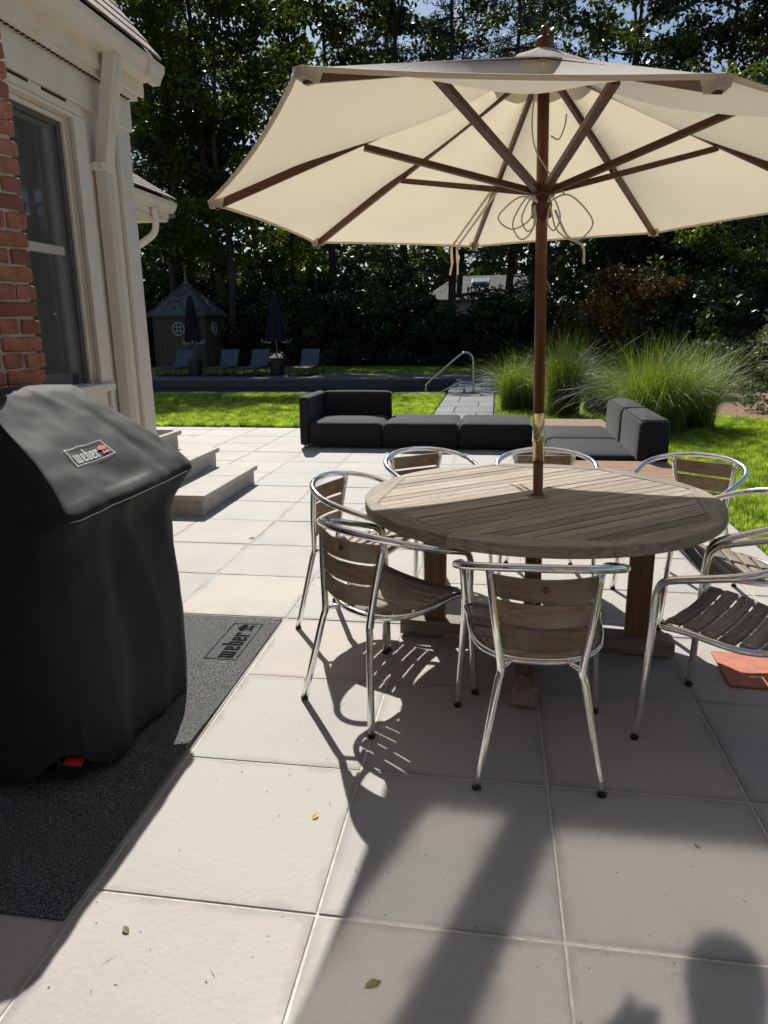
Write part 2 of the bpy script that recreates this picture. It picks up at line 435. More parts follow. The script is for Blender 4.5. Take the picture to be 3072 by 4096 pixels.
def blades(n, sampler, hmin, hmax, wd, lean=.5):
    p = sampler(n); n = len(p)
    a = RNG.uniform(0, 2*PI, n); h = RNG.uniform(hmin, hmax, n); l = RNG.uniform(0, lean, n)*h; la = RNG.uniform(0, 2*PI, n)
    w = wd*RNG.uniform(.7, 1.3, n)
    v = np.zeros((n, 3, 3), np.float32)
    v[:, 0, 0] = p[:, 0]-np.cos(a)*w; v[:, 0, 1] = p[:, 1]-np.sin(a)*w
    v[:, 1, 0] = p[:, 0]+np.cos(a)*w; v[:, 1, 1] = p[:, 1]+np.sin(a)*w
    v[:, 2, 0] = p[:, 0]+np.cos(la)*l; v[:, 2, 1] = p[:, 1]+np.sin(la)*l; v[:, 2, 2] = h
    v[:, :2, 2] = -.012; return v.reshape(-1, 3)
def rect(x0, x1, y0, y1): return lambda n: np.c_[RNG.uniform(x0, x1, n), RNG.uniform(y0, y1, n)]
def poly_s(poly, x0, x1, y0, y1):
    P = np.array(poly)
    def f(n):
        q = np.c_[RNG.uniform(x0, x1, n), RNG.uniform(y0, y1, n)]; ins = np.zeros(n, bool); j = len(P)-1
        for i in range(len(P)):
            c = ((P[i, 1] > q[:, 1]) != (P[j, 1] > q[:, 1])) & (q[:, 0] < (P[j, 0]-P[i, 0])*(q[:, 1]-P[i, 1])/(P[j, 1]-P[i, 1]+1e-12)+P[i, 0])
            ins ^= c; j = i
        return q[ins]
    return f
V = np.concatenate([blades(150000, rect(-8.8, -1.03, 10.25, 15.66), .03, .065, .005),
                    blades(9000, rect(-6, -1.03, 10.235, 10.33), .04, .08, .005),
                    blades(110000, poly_s(RL, 1.76, 4.6, 4.2, 11.5), .03, .06, .0035),
                    blades(90000, poly_s(RL, 1.76, 5.5, .2, 4.2), .03, .06, .004),
                    blades(60000, poly_s(RL, .03, 6, 8, 17), .03, .065, .005),
                    blades(40000, rect(-14, 6, 22.52, 26.2), .04, .09, .012)])
lg = link('lawn_grass', np_mesh('lawn_grass', V, np.arange(len(V)).reshape(-1, 3)), LM['lawn'])
setp(lg, 'bright green mown lawn grass around the patio and pool', 'grass', kind='stuff')

# ------------------------------------------------------------------ patio of square slabs
TS = .60997; X1, Y1 = -1.01697, 1.43939
patio = MB().box((-1.05, 4.9, -.035), (5.55, 10.66, .0645)).build('patio', M['grout']); setp(patio, kind='structure')
def slab_mesh(sx, sy, t=.02):
    return MB().box((0, 0, -t/2), (sx, sy, t), bev=.002).mesh('paving_slab')
full = slab_mesh(TS-.0075, TS-.0075)
PXR, PYF = 1.748, 10.232
cuts = {}
def slab(x0, x1, y0, y1):
    k = (round(x1-x0, 3), round(y1-y0, 3))
    me = full if k == (round(TS, 3), round(TS, 3)) else cuts.setdefault(k, slab_mesh(k[0]-.0075, k[1]-.0075))
    o = link('paving_slab', me, M['slab'], patio, ((x0+x1)/2, (y0+y1)/2, RNG.uniform(-.0012, .0012)))
    o.rotation_euler = (RNG.normal(0, .0012), RNG.normal(0, .0012), 0)
for i in range(-4, 6):
    for j in range(-2, 16):
        x0, y0 = X1+i*TS, Y1+j*TS
        if x0 >= PXR-.03 or y0 >= PYF-.03: continue
        x1, y1 = min(x0+TS, PXR), min(y0+TS, PYF)
        if i <= -3 and y1 < 5.0: continue
        slab(x0, x1, y0, y1)
for i in (-5, -6, -7):                                        # far left strip seen past the house corner
    for j in range(8, 15): slab(X1+i*TS, X1+(i+1)*TS, Y1+j*TS, min(Y1+(j+1)*TS, PYF))
p2 = MB().box((-4.6, 7.75, -.035), (1.55, 4.96, .0645)).build('patio_bed', M['grout'], patio)

# ------------------------------------------------------------------ pool, terrace, path
pw = MB()
pw.add([(PX0, PY1, -1), (PX1, PY1, -1), (PX1, PY1, -.045), (PX0, PY1, -.045)], [(0, 1, 2, 3)])
pw.add([(PX1, PY0, -1), (PX1, PY1, -1), (PX1, PY1, -.045), (PX1, PY0, -.045)], [(3, 2, 1, 0)])
pw.add([(PX0, PY0, -1), (PX1, PY0, -1), (PX1, PY0, -.045), (PX0, PY0, -.045)], [(3, 2, 1, 0)])
pw.add([(PX0, PY0, -1), (PX0, PY1, -1), (PX0, PY1, -.045), (PX0, PY0, -.045)], [(0, 1, 2, 3)])
setp(pw.build('pool_basin', M['pool_wall']), kind='structure')
setp(sheet('pool_water', PX0, PX1, PY0, PY1, -.22, M['water']), kind='structure')
terr = MB().box((-8.75, 21.45, -.028), (20.5, 2.0, .03)).build('pool_terrace', M['grout']); setp(terr, kind='structure')
def stones(x0, x1, y0, y1, nx, ny, parent, z=.012, jit=.12):
    ys = np.linspace(y0, y1, ny+1)
    for j in range(ny):
        xs = np.linspace(x0, x1, nx+1); xs[1:-1] += RNG.uniform(-jit, jit, nx-1)*(x1-x0)/nx*2
        for i in range(nx):
            a, b_ = xs[i], xs[i+1]
            MB().box((0, 0, -.03), (b_-a-.008, ys[j+1]-ys[j]-.008, .06), bev=.004).build('stone_slab', M['stone'], parent, ((a+b_)/2, (ys[j]+ys[j+1])/2, z+RNG.uniform(-.001, .001)))
stones(-19, -1.0, 20.36, 20.78, 13, 1, terr, .016, .05)
stones(-19, -1.0, 20.78, 22.45, 16, 3, terr)
end = MB().box((.0, 19.2, -.028), (1.98, 6.5, .03)).build('pool_end_paving', M['grout']); setp(end, kind='structure')
stones(-1.03, 1.0, 15.95, 22.45, 3, 9, end)
near = MB().box((-10.0, 15.85, -.03), (17.9, .3, .03)).build('pool_edge', M['grout']); setp(near, kind='structure')
stones(-12, -1.05, 15.68, 16.06, 9, 1, near, .012, .05)
path = MB().box((-.5, 13.0, -.03), (1.0, 5.5, .03)).build('garden_path', M['grout']); setp(path, kind='structure')
for j in range(6):
    y0 = 10.26+j*.95
    sp = -.5+(.22 if j % 2 else -.18)
    for a, b_ in ((-1.0, sp), (sp, .0)):
        MB().box((0, 0, -.03), (b_-a-.012, .94-.012, .06), bev=.004).build('stone_slab', M['stone'], path, ((a+b_)/2, y0+.47, .01))

# pool handrails
r1 = empty('pool_handrail', (-1.0, 16.02, 0))
MB().tube(catmull([(-.50, 0, -.3), (-.50, 0, .10), (-.46, 0, .21), (-.2, 0, .44), (.22, 0, .80), (.36, 0, .868), (.47, 0, .83), (.53, 0, .70), (.545, 0, .4), (.545, 0, -.02)], 6), .024, 10).build('rail_tube', M['steel'], r1, smooth=True)
MB().lathe([(.05, 0), (.05, .015), (.028, .03)], 14, (.545, 0, .012)).build('base_flange', M['steel'], r1, smooth=True)
setp(r1, 'tall bent steel handrail rising from the pool steps', 'handrail')
r2 = empty('pool_handrail', (-.75, 15.9, 0))
MB().tube(catmull([(-.47, 0, -.04), (-.40, 0, .02), (-.02, 0, .215), (.08, 0, .235), (.24, 0, .235), (.30, 0, .2), (.31, 0, -.02)], 6), .022, 10).build('rail_tube', M['steel'], r2, smooth=True)
MB().tube([(.1, 0, .23), (.1, 0, -.02)], .02, 10).build('post', M['steel'], r2, smooth=True)
setp(r2, 'low steel grab rail on short posts at the pool corner', 'handrail')

# ------------------------------------------------------------------ house
WX, CY = -2.58, 5.10
house = empty('brick_house', (WX, CY, 0)); setp(house, 'cream trimmed house with brick pier, window and downspout at left', 'house')
def hb(name, x0, x1, y0, y1, z0, z1, mat, parent=None, bev=0.0):
    par = parent or house
    off = Vector((0, 0, 0)); q = par
    while q: off += q.location; q = q.parent
    return MB().box((0, 0, 0), (x1-x0, y1-y0, z1-z0), bev=bev).build(name, mat, par, Vector(((x0+x1)/2, (y0+y1)/2, (z0+z1)/2))-off)
WY0, WY1, WZ0, WZ1 = 2.9, 4.415, 1.10, 2.675      # window opening
hb('wall', WX-.14, WX, WY1, CY, 0, 3.05, M['paint'])
hb('wall', WX-.14, WX, -2, WY1, 0, WZ0, M['paint'])
hb('wall', WX-.14, WX, -2, WY1, WZ1, 3.05, M['paint'])
hb('wall', WX-.14, WX, -2, WY0, WZ0, WZ1, M['paint'])
hb('end_wall', -9, WX-.145, CY-.14, CY, 0, 3.05, M['paint'])
hb('corner_board', WX+.002, WX+.03, 4.955, CY+.03, .02, 2.78, M['paint'], bev=.004)
hb('batten', WX+.002, WX+.018, 4.80, 4.835, .02, 2.78, M['paint'], bev=.003)
hb('frieze_board', WX+.002, WX+.045, -2, CY+.05, 2.765, 2.955, M['paint'], bev=.004)
hb('frieze_board', WX+.047, WX+.105, -2, CY+.06, 2.985, 3.075, M['paint'], bev=.004)
sf = hb('soffit', WX-.05, WX+.10, -2, CY+.055, 2.958, 2.983, M['paint'])
for k in range(60):                                              # beaded vent strip
    yk = CY-.02-k*.045
    hb('vent_slot', WX+.055, WX+.075, yk-.014, yk+.014, 2.9535, 2.9575, M['void'], sf)
hb('fascia', WX+.106, WX+.128, -2, CY+.10, 2.99, 3.12, M['paint'])
hb('eave_board', WX-.3, WX+.2, -2, CY+.09, 3.078, 3.10, M['paint'])
# head casing slots above the window
hb('head_casing', WX+.003, WX+.03, -2, 4.53, 2.70, 2.762, M['paint'], bev=.003)
for k in range(6):
    y1 = 4.36-k*.36
    hb('casing_slot', WX+.0305, WX+.033, y1-.24, y1, 2.742, 2.757, M['void'])
# K-style gutter
prof = [(0, .115), (0, 0), (.055, 0), (.062, .02), (.075, .045), (.095, .075), (.10, .115), (.088, .118), (.088, .108), (.012, .108)]
gt = MB(); ys = (-2.0, CY+.16)
gt.grid([[(x, y, z) for x, z in prof] for y in ys], True)
n_ = len(prof); gt.f.append(tuple(range(n_))); gt.f.append(tuple(range(2*n_-1, n_-1, -1)))
gut = gt.build('gutter', M['gutter'], house, Vector((WX+.17, 0, 3.075))-house.location)
for k in range(3):
    hb('gutter_seam', WX+.168, WX+.274, CY-.08-k*1.6, CY-.072-k*1.6, 3.072, 3.196, M['gutter'], gut)
# downspout
ds = empty('downspout', (0, 0, 0)); ds.parent = house
def dpath(pts, w, h, name):
    """rectangular pipe with three flutes on its front"""
    m = MB()
    for a, b_ in zip(pts, pts[1:]): m.beam(a, b_, w, h, (1, 0, 0))
    return m.build(name, M['gutter'], ds)
O = house.location
def hl(x, y, z): return Vector((x, y, z))-O
dpath([hl(WX+.06, 4.68, .35), hl(WX+.06, 4.68, 2.47)], .105, .075, 'pipe')
dpath([hl(WX+.205, 4.655, 3.08), hl(WX+.06, 4.68, 2.45)], .105, .075, 'elbow')
for k in range(4):
    yy = 4.68-.04+k*.018
    MB().beam(hl(WX+.0985, yy, .35), hl(WX+.0985, yy, 2.46), .006, .006, (1, 0, 0)).build('flute', M['gutter'], ds)
    MB().beam(hl(WX+.243, yy-.025, 3.07), hl(WX+.099, yy, 2.46), .006, .006, (1, 0, 0)).build('flute', M['gutter'], ds)
MB().box(hl(WX+.06, 4.66, 2.44), (.082, .17, .045)).build('strap', M['gutter'], ds)
M['sash'] = simple('shaded_track', (.10, .10, .095), .6, bs=0)  # grey screen track, darkened for the shadow lying on the jamb steps
M['screen'] = mat_screen()
# window
win = empty('window', (0, 0, 0)); win.parent = house
def wb(name, x0, x1, y0, y1, z0, z1, mat, bev=.003): return hb(name, x0, x1, y0, y1, z0, z1, mat, win, bev)
wb('casing', WX+.003, WX+.035, WY1, WY1+.115, WZ0-.06, 2.695, M['paint'], .004)
wb('casing', WX+.003, WX+.028, WY1+.118, WY1+.15, .6, 2.695, M['paint'], .004)
wb('casing', WX+.003, WX+.035, WY0, WY1-.002, WZ1, 2.697, M['paint'], .004)
for k, dx in enumerate((-.02, -.045, -.075)):                     # stepped jamb
    wb('jamb', WX+dx-.022, WX+dx, WY1-.03-.025*k, WY1-.004-.025*k, WZ0, WZ1-.002-.025*k, M['paint'] if k == 0 else M['sash'])
    wb('head_jamb', WX+dx-.022, WX+dx, WY0, WY1-.034-.025*k, WZ1-.03-.025*k, WZ1-.004-.025*k, M['paint'] if k == 0 else M['sash'])
wb('sill', WX-.12, WX+.06, WY0, WY1+.13, WZ0-.055, WZ0-.005, M['paint'], .006)
wb('bottom_rail', WX-.12, WX-.08, WY0, WY1-.085, WZ0, WZ0+.075, M['dark_trim'])
wb('meeting_rail', WX-.115, WX-.07, WY0, WY1-.085, 1.885, 1.935, M['paint'])
wb('stile', WX-.12, WX-.08, WY1-.15, WY1-.084, WZ0+.002, WZ1-.08, M['dark_trim'])
wb('glass_pane', WX-.104, WX-.100, WY0, WY1-.15, WZ0+.075, WZ1-.08, M['glass'], 0)
wb('insect_screen', WX-.064, WX-.062, WY0, WY1-.09, WZ0+.01, WZ1-.06, M['screen'], 0)
# room seen through the glass
hb('room', -6.4, -6.3, 0, 2.6, .4, 3.0, M['interior']); hb('room', -6.4, -6.3, 2.6, CY-.16, .4, 1.3, M['interior']); hb('room', -6.3, WX-.16, CY-.155, CY-.145, .4, 3.0, M['interior'])
hb('room', -6.3, WX-.15, -2, CY-.15, .42, .49, M['interior']); hb('room', -6.3, WX-.15, -2, CY-.15, 2.95, 3.02, M['interior'])
hb('room', -6.3, WX-.15, -2.1, -2, .42, 3.0, M['interior'])
hb('room_cabinet', -3.3, -2.95, 4.38, 4.93, .49, 2.05, M['white_paint']); hb('room_cabinet', -4.6, -4.2, 4.2, 4.93, .49, 2.6, M['white_paint'])
# garden front of the house behind the camera; its glazed doors throw sunlight back on to the slabs
def mat_pane():
    m, nt, b = new_mat('coated_door_glass'); out = nt.nodes['Material Output']
    b.inputs['Base Color'].default_value = (.02, .022, .022, 1)
    gl = nt.nodes.new('ShaderNodeBsdfGlossy'); gl.inputs['Roughness'].default_value = .05; gl.inputs[0].default_value = (.62, .62, .60, 1)
    mx = nt.nodes.new('ShaderNodeMixShader'); mx.inputs[0].default_value = .75
    nt.links.new(b.outputs[0], mx.inputs[1]); nt.links.new(gl.outputs[0], mx.inputs[2]); nt.links.new(mx.outputs[0], out.inputs[0]); return m
M['pane'] = mat_pane()
BW = -1.0
M['rear_brick'] = simple('garden_front_brick', (.15, .075, .055), .9, var=.4, scale=10)
hb('rear_wall', -2.58, -1.34, BW-.2, BW, 0, 4.2, M['rear_brick']); hb('rear_wall', 1.6, 5.0, BW-.2, BW, 0, 4.2, M['rear_brick']); hb('rear_wall', -1.34, 1.6, BW-.2, BW, 2.98, 4.2, M['rear_brick'])
for a_, b_, zt in ((-1.20, -.945, 2.94), (-.80, .12, 2.89), (.21, 1.05, 2.89)):
    dr = hb('door_pane', a_, b_, BW-.08, BW-.05, .08, zt, M['pane'])
    hb('door_stile', {-1.20: -1.34, -.80: -.945, .21: .12}[a_], a_, BW-.1, BW-.02, 0, 2.98, M['dark_trim'])
    hb('door_rail', a_, b_, BW-.1, BW-.02, zt, 2.98, M['dark_trim']); hb('door_rail', a_, b_, BW-.1, BW-.02, 0, .08, M['dark_trim'])
hb('door_stile', 1.05, 1.6, BW-.1, BW-.02, 0, 2.98, M['dark_trim'])
# roof
rsl = math.atan2(.153, .125)*.72
RZ0, RX0 = 3.20, WX+.24
roof = MB()
RA = rad(50); sl = math.tan(RA)
roof.add([(RX0, -2, RZ0), (RX0, CY+.12, RZ0), (RX0-2.2, CY+.12, RZ0+2.2*sl), (RX0-2.2, -2, RZ0+2.2*sl)], [(0, 1, 2, 3)])
roof.add([(RX0, CY+.12, RZ0), (RX0-2.2, CY+.12, RZ0+2.2*sl), (RX0-2.2, CY+.12, RZ0)], [(0, 2, 1)])
rf = roof.build('roof', M['dark_trim'], house, -O)
shme = {}
def shingle(parent, base, ex, ey, w, ln, mat, thick=.012):
    """ex = along eave, ey = up the slope (unit vectors)"""
    k = (round(w, 2), round(ln, 2))
    me = shme.get((k, mat.name))
    if me is None:
        me = MB().box((0, ln/2, thick/2), (w-.006, ln, thick)).mesh('shingle'); me.materials.append(mat); shme[(k, mat.name)] = me
    o = bpy.data.objects.new('shingle', me); COL.objects.link(o)
    ez = ex.cross(ey); R = Matrix((ex, ey, ez)).transposed()
    tilt = Matrix.Rotation(-.045, 3, 'X')
    o.matrix_local = Matrix.Translation(base) @ (R @ tilt).to_4x4(); o.parent = parent
    return o
ca, sa = math.cos(RA), math.sin(RA)
for row in range(8):
    up_ = row*.14; y = CY+.14+RNG.uniform(-.01, .01)
    while y > 1.2:
        w = random.choice((.10, .13, .16, .19))
        shingle(rf, Vector((RX0-up_*ca+.015, y-w/2, RZ0+up_*sa+.012+.01)), Vector((0, 1, 0)), Vector((-ca, 0, sa)), w, .2, M['shingle'], .014)
        y -= w
# ---- canted brick pier beside the grill
FA = rad(20); fd = Vector((math.sin(FA), math.cos(FA), 0)); fn = Vector((math.cos(FA), -math.sin(FA), 0))
pe = Vector((-1.87, 2.79, 0))
pier = empty('brick_pier', pe-O); pier.parent = house; pier.rotation_euler = (0, 0, -FA)
# local: y along the face (fd), x outwards (fn)
MB().box((-.2935, -.612, 1.6), (.58, 1.2, 3.2)).build('mortar_core', M['mortar'], pier)
bme = {}
for c in range(46):
    z = .04+c*.0672; y = .004*random.random(); k = c % 2; first = True
    while y > -1.15:
        ln = (.178 if (k == 0) else .085) if first else (.178 if random.random() < .75 else .085)
        first = False
        kk = (ln, random.randrange(4))
        if kk not in bme:
            mm = MB().box((0, 0, 0), (.1, ln, .056), bev=.006)
            mm.v = [(p[0]+RNG.normal(0, .0016), p[1]+RNG.normal(0, .0018), p[2]+RNG.normal(0, .0016)) for p in mm.v]
            bme[kk] = mm.mesh('brick'); bme[kk].materials.append(M['brick'])
        o = link('brick', bme[kk], None, pier, (-.043+RNG.normal(0, .002), y-ln/2+.008, z+RNG.normal(0, .001)))
        o.rotation_euler = (RNG.normal(0, .008), RNG.normal(0, .01), RNG.normal(0, .01))
        y -= ln+.011
# the window front is set out at 1.124 times the drawing above; pier and garden front keep their own size
bpy.context.view_layer.update()
keep = {o: o.matrix_world.copy() for o in house.children if o.name.split('.')[0] in ('brick_pier', 'rear_wall', 'door_pane', 'door_stile', 'door_rail')}
house.location = (-2.90, 5.732, -.178); house.scale = (1.124,)*3
bpy.context.view_layer.update()
for o, mw in keep.items(): o.matrix_local = house.matrix_world.inverted() @ mw
# ---- wing farther back with the door steps in front
wing = empty('house_wing', (-4.3, 8.6, 0)); setp(wing, 'lower wing of the cream house with shingled roof and bent gutter pipe', 'house')
def wgb(name, x0, x1, y0, y1, z0, z1, mat, bev=0): 
    return MB().box((0, 0, 0), (x1-x0, y1-y0, z1-z0), bev=bev).build(name, mat, wing, Vector(((x0+x1)/2, (y0+y1)/2, (z0+z1)/2))-wing.location)
wgb('wall', -8.5, -4.3, 5.12, 8.55, 0, 2.72, M['paint'])
wgb('soffit', -8.5, -3.98, 5.12, 8.8, 2.70, 2.73, M['paint'])
wgb('fascia', -4.0, -3.975, 5.12, 8.82, 2.735, 2.84, M['paint'])
gt = MB(); gt.grid([[(x, y, z) for x, z in prof] for y in (5.12, 8.86)], True); gt.f.append(tuple(range(n_))); gt.f.append(tuple(range(2*n_-1, n_-1, -1)))
gt.build('gutter', M['gutter'], wing, Vector((-3.972, 0, 2.80))-wing.location)
WA = rad(31); wr = MB(); s2 = math.tan(WA)
wr.add([(-3.9, 5.12, 2.93), (-3.9, 8.84, 2.93), (-6.2, 8.84, 2.93+2.3*s2), (-6.2, 5.12, 2.93+2.3*s2)], [(0, 1, 2, 3)])
wr.add([(-3.9, 8.84, 2.93), (-6.2, 8.84, 2.93+2.3*s2), (-6.2, 8.84, 2.75), (-3.9, 8.84, 2.75)], [(0, 1, 2, 3)])
wrf = wr.build('roof', M['dark_trim'], wing, -wing.location)
c2, s2_ = math.cos(WA), math.sin(WA)
for row in range(10):
    u_ = row*.14; y = 8.86+RNG.uniform(-.01, .01)
    while y > 6.4:
        w = random.choice((.10, .13, .16, .19))
        shingle(wrf, Vector((-3.9-u_*c2+.02, y-w/2, 2.93+u_*s2_+.022)), Vector((0, 1, 0)), Vector((-c2, 0, s2_)), w, .2, M['shingle'], .014)
        y -= w
wo = wing.location
MB().tube(catmull([Vector(p)-wo for p in ((-3.93, 8.35, 2.80), (-3.93, 8.35, 2.62), (-3.97, 8.33, 2.50), (-4.12, 8.2, 2.36), (-4.24, 8.05, 2.24), (-4.26, 8.0, .2))], 5), .04, 8).build('downspout', M['gutter'], wing, smooth=True)

# steps (three treads on stucco risers)
st = empty('door_steps', (-2.62, 5.8, 0)); setp(st, 'pale stone door steps with overhanging treads beside the grill', 'steps')
for k in range(3):
    xf = -2.255-.37*k; z1 = .165*(k+1); y0, y1 = 5.185, 6.44
    MB().box((0, 0, 0), (3.9+xf if False else (xf+3.95), y1-y0, .165-.04)).build('riser', M['stucco'], st, Vector(((xf-3.95)/2, (y0+y1)/2, z1-.165+.0625))-st.location)
    for a, b_ in ((y0-.02, 5.95), (5.953, y1+.03)):
        MB().box((0, 0, 0), (.40 if k < 2 else .98, b_-a, .042), bev=.004).build('tread', M['step'], st, Vector((xf+.03-(.20 if k < 2 else .49), (a+b_)/2, z1-.02))-st.location)

# ------------------------------------------------------------------ teak table
TC = Vector((.203, 3.128, 0)); TZ = .705; TA = rad(16.7); TR = .762; TI = .715
tb = empty('teak_table', TC); setp(tb, 'round weathered teak dining table with slatted octagonal top', 'table')
ang = [TA+k*PI/4 for k in range(8)]
for k in range(8):
    a0, a1 = ang[k], ang[k]+PI/4
    g_ = .0025
    outer = [(TR*math.cos(a0+(a1-a0)*t/10), TR*math.sin(a0+(a1-a0)*t/10)) for t in range(11)]
    inner = [(TI*math.cos(a1), TI*math.sin(a1)), (TI*math.cos(a0), TI*math.sin(a0))]
    am = (a0+a1)/2
    pts = []
    for (x, y) in outer+inner:                       # into the segment's own frame, x along the segment
        xx = -x*math.sin(-am)*-1; 
        lx = x*math.cos(am+PI/2)+y*math.sin(am+PI/2); ly = x*math.cos(am)+y*math.sin(am)
        pts.append((lx*.997, ly))
    pts = [(-p[0], p[1]) for p in pts]
    m = MB(); n = len(pts)
    b1 = [(p[0], p[1]) for p in pts]
    m.prism([(p[0], p[1]) for p in pts][::-1], TZ-.043, TZ-.004)
    o = m.build('frame_segment', M['teak_grey'], tb, (0, 0, 0), (0, 0, am-PI/2))
    # thin rounded top lip
    m2 = MB()
    cx_ = sum(p[0] for p in pts)/n; cy_ = sum(p[1] for p in pts)/n
    top = [(cx_+(p[0]-cx_)*.985, cy_+(p[1]-cy_)*.94) for p in pts]
    me = o.data
    me.clear_geometry()
    vs = [(p[0], p[1], TZ-.043) for p in pts]+[(p[0], p[1], TZ-.004) for p in pts]+[(p[0], p[1]-.004 if i < 11 else p[1], TZ) for i, p in enumerate(pts)]
    fs = [tuple(range(n-1, -1, -1)), tuple(range(2*n, 3*n))]
    for r_ in range(2):
        fs += [(r_*n+i, r_*n+(i+1) % n, (r_+1)*n+(i+1) % n, (r_+1)*n+i) for i in range(n)]
    # orientation: pts run from a0 to a1 mirrored -> flip so normals point out
    fs = [f[::-1] for f in fs]
    me.from_pydata(vs, [], fs); me.update(); 
SA = rad(39.2); apo = TI*math.cos(PI/8)
nsl = 21; pitch = 2*apo/nsl
half = TI*math.sin(PI/8)
for k in range(nsl):
    y = -apo+(k+.5)*pitch; w = pitch-.0065
    def xlim(yy):
        ay = abs(yy)
        return apo if ay <= half else apo-(ay-half)
    ya, yb = y-w/2, y+w/2
    poly = [(-xlim(ya)+.002, ya), (xlim(ya)-.002, ya), (xlim(yb)-.002, yb), (-xlim(yb)+.002, yb)]
    poly = [(p[0], p[1]-y) for p in poly]
    hole = abs(y) < .055
    parts_ = [poly] if not hole else [[poly[0], (-.032, ya-y), (-.032, yb-y), poly[3]], [(.032, ya-y), poly[1], poly[2], (.032, yb-y)]]
    for q in parts_:
        o = MB().prism(q, TZ-.030, TZ-.0015+RNG.normal(0, .0006)).build('top_slat', M['teak_grey'], tb, (-math.sin(SA)*y, math.cos(SA)*y, 0), (0, 0, SA))
MB().lathe([(.050, -.003), (.050, .0015), (.030, .0015), (.030, -.003)], 24).build('pole_ring', M['teak_brown'], tb, (0, 0, TZ), smooth=False)
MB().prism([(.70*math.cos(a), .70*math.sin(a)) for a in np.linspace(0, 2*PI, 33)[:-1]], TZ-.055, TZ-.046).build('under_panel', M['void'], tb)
for a in (SA+PI/2, SA):                                    # rails under the top
    MB().box((0, 0, 0), (1.2, .05, .05)).build('under_rail', M['teak_post'], tb, (0, 0, TZ-.082+(.0 if a == SA else -.001)), (0, 0, a))
# cross base: beams and four posts
BA = rad(-5.3)
for a in (BA, BA+PI/2):
    bl = .615
    m = MB()
    prf = [(-bl, .012), (-bl, .075), (-bl+.02, .085), (bl-.02, .085), (bl, .075), (bl, .012), (bl-.20, .012), (bl-.23, .028), (-bl+.23, .028), (-bl+.20, .012)]
    n = len(prf); wv = .05
    dz = 0 if a == BA else .0015
    m.add([(x, -wv, z+dz) for x, z in prf]+[(x, wv, z+dz) for x, z in prf], [tuple(range(n-1, -1, -1))[::-1], tuple(range(n, 2*n))[::-1]]+[((i+1) % n, i, n+i, n+(i+1) % n) for i in range(n)])
    m.build('base_beam', M['teak_grey'], tb, (0, 0, 0), (0, 0, a))
for k in range(4):
    a = BA+k*PI/2
    MB().box((0, 0, 0), (.10, .045, TZ-.145), bev=.004).build('leg', M['teak_post'], tb, (.455*math.cos(a), .455*math.sin(a), .087+(TZ-.145)/2), (0, 0, a))

# ------------------------------------------------------------------ umbrella
UB = Vector((.203, 3.130, 0)); tilt = Vector((-.026, .03, 1))
def ax(z): return Vector((UB.x, UB.y, 0))+Vector((tilt.x*(z-TZ), tilt.y*(z-TZ), z))
um = empty('patio_umbrella', (UB.x, UB.y, 0)); setp(um, 'large open cream market umbrella with wooden pole and ribs', 'umbrella')
UO = um.location
def ul(v): return Vector(v)-UO
MB().tube([ul(ax(z)) for z in (.09, TZ+.16)], .0215, 16).build('lower_pole', M['pole_wood'], um, smooth=True)
MB().tube([ul(ax(z)) for z in (TZ+.155, TZ+.36)], .0245, 18).build('brass_sleeve', M['brass'], um, smooth=True)
MB().tube([ul(ax(z)) for z in (TZ+.355, 2.42)], .0235, 16).build('upper_pole', M['pole_wood'], um, smooth=True)
MB().lathe([(.11, .09), (.11, .10), (.035, .11), (.03, .3), (.026, .3)], 20, (0, 0, 0)).build('base_plate', M['dkmetal'], um, smooth=False)
APEX = ax(2.425)
tipz = {240: 2.075, 195: 1.905, 150: 1.872, 105: 1.887, 60: 1.915, 15: 1.93, 330: 1.945, 285: 1.955}
tipr = {240: 1.36, 195: 1.32, 150: 1.36, 105: 1.36, 60: 1.355, 15: 1.36, 330: 1.36, 285: 1.36}
AZ = [15+45*k for k in range(8)]; TIPS = []
AZF = {240: 239.7, 195: 195.0, 150: 146.5, 105: 103.6, 60: 59.8, 15: 15, 330: 330, 285: 283.3}
for a in AZ:
    c = ax(1.93); a_n = a; TIPS.append(Vector((c.x+tipr[a]*math.cos(rad(AZF[a])), c.y+tipr[a]*math.sin(rad(AZF[a])), tipz[a])))
ATOP = ax(2.445)
def rib(i, r):
    t = TIPS[i % 8]; p = ATOP.lerp(t, r)
    return p+Vector((0, 0, .0*math.sin(PI*r)))
def canopy_pt(i, r, s):
    q = 4*s*(1-s)
    rr = r*(1-.024*q*r)
    p = rib(i, rr).lerp(rib(i+1, rr), s)
    return p+Vector((0, 0, -.085*q*math.sin(PI*min(1, r)**.85)-.012*q*r))
cn = MB(); NR, NS = 14, 10
for i in range(8):
    rows = [[ul(canopy_pt(i, .02+.98*r/NR, s/NS)) for s in range(NS+1)] for r in range(NR+1)]
    cn.grid(rows)
can = cn.build('canopy', M['canopy'], um)
bm_me = can.data
import bmesh
bm = bmesh.new(); bm.from_mesh(bm_me); bmesh.ops.remove_doubles(bm, verts=bm.verts, dist=.0005); bmesh.ops.recalc_face_normals(bm, faces=bm.faces)
bm.to_mesh(bm_me); bm.free(); auto_smooth(can, 20)
hem = MB()                                              # rolled hem along the rim
rim = [ul(canopy_pt(i, 1, s/NS)) for i in range(8) for s in range(NS)]
hem.tube(rim, .007, 6, True); hem.build('hem', M['canopy'], can, smooth=True)
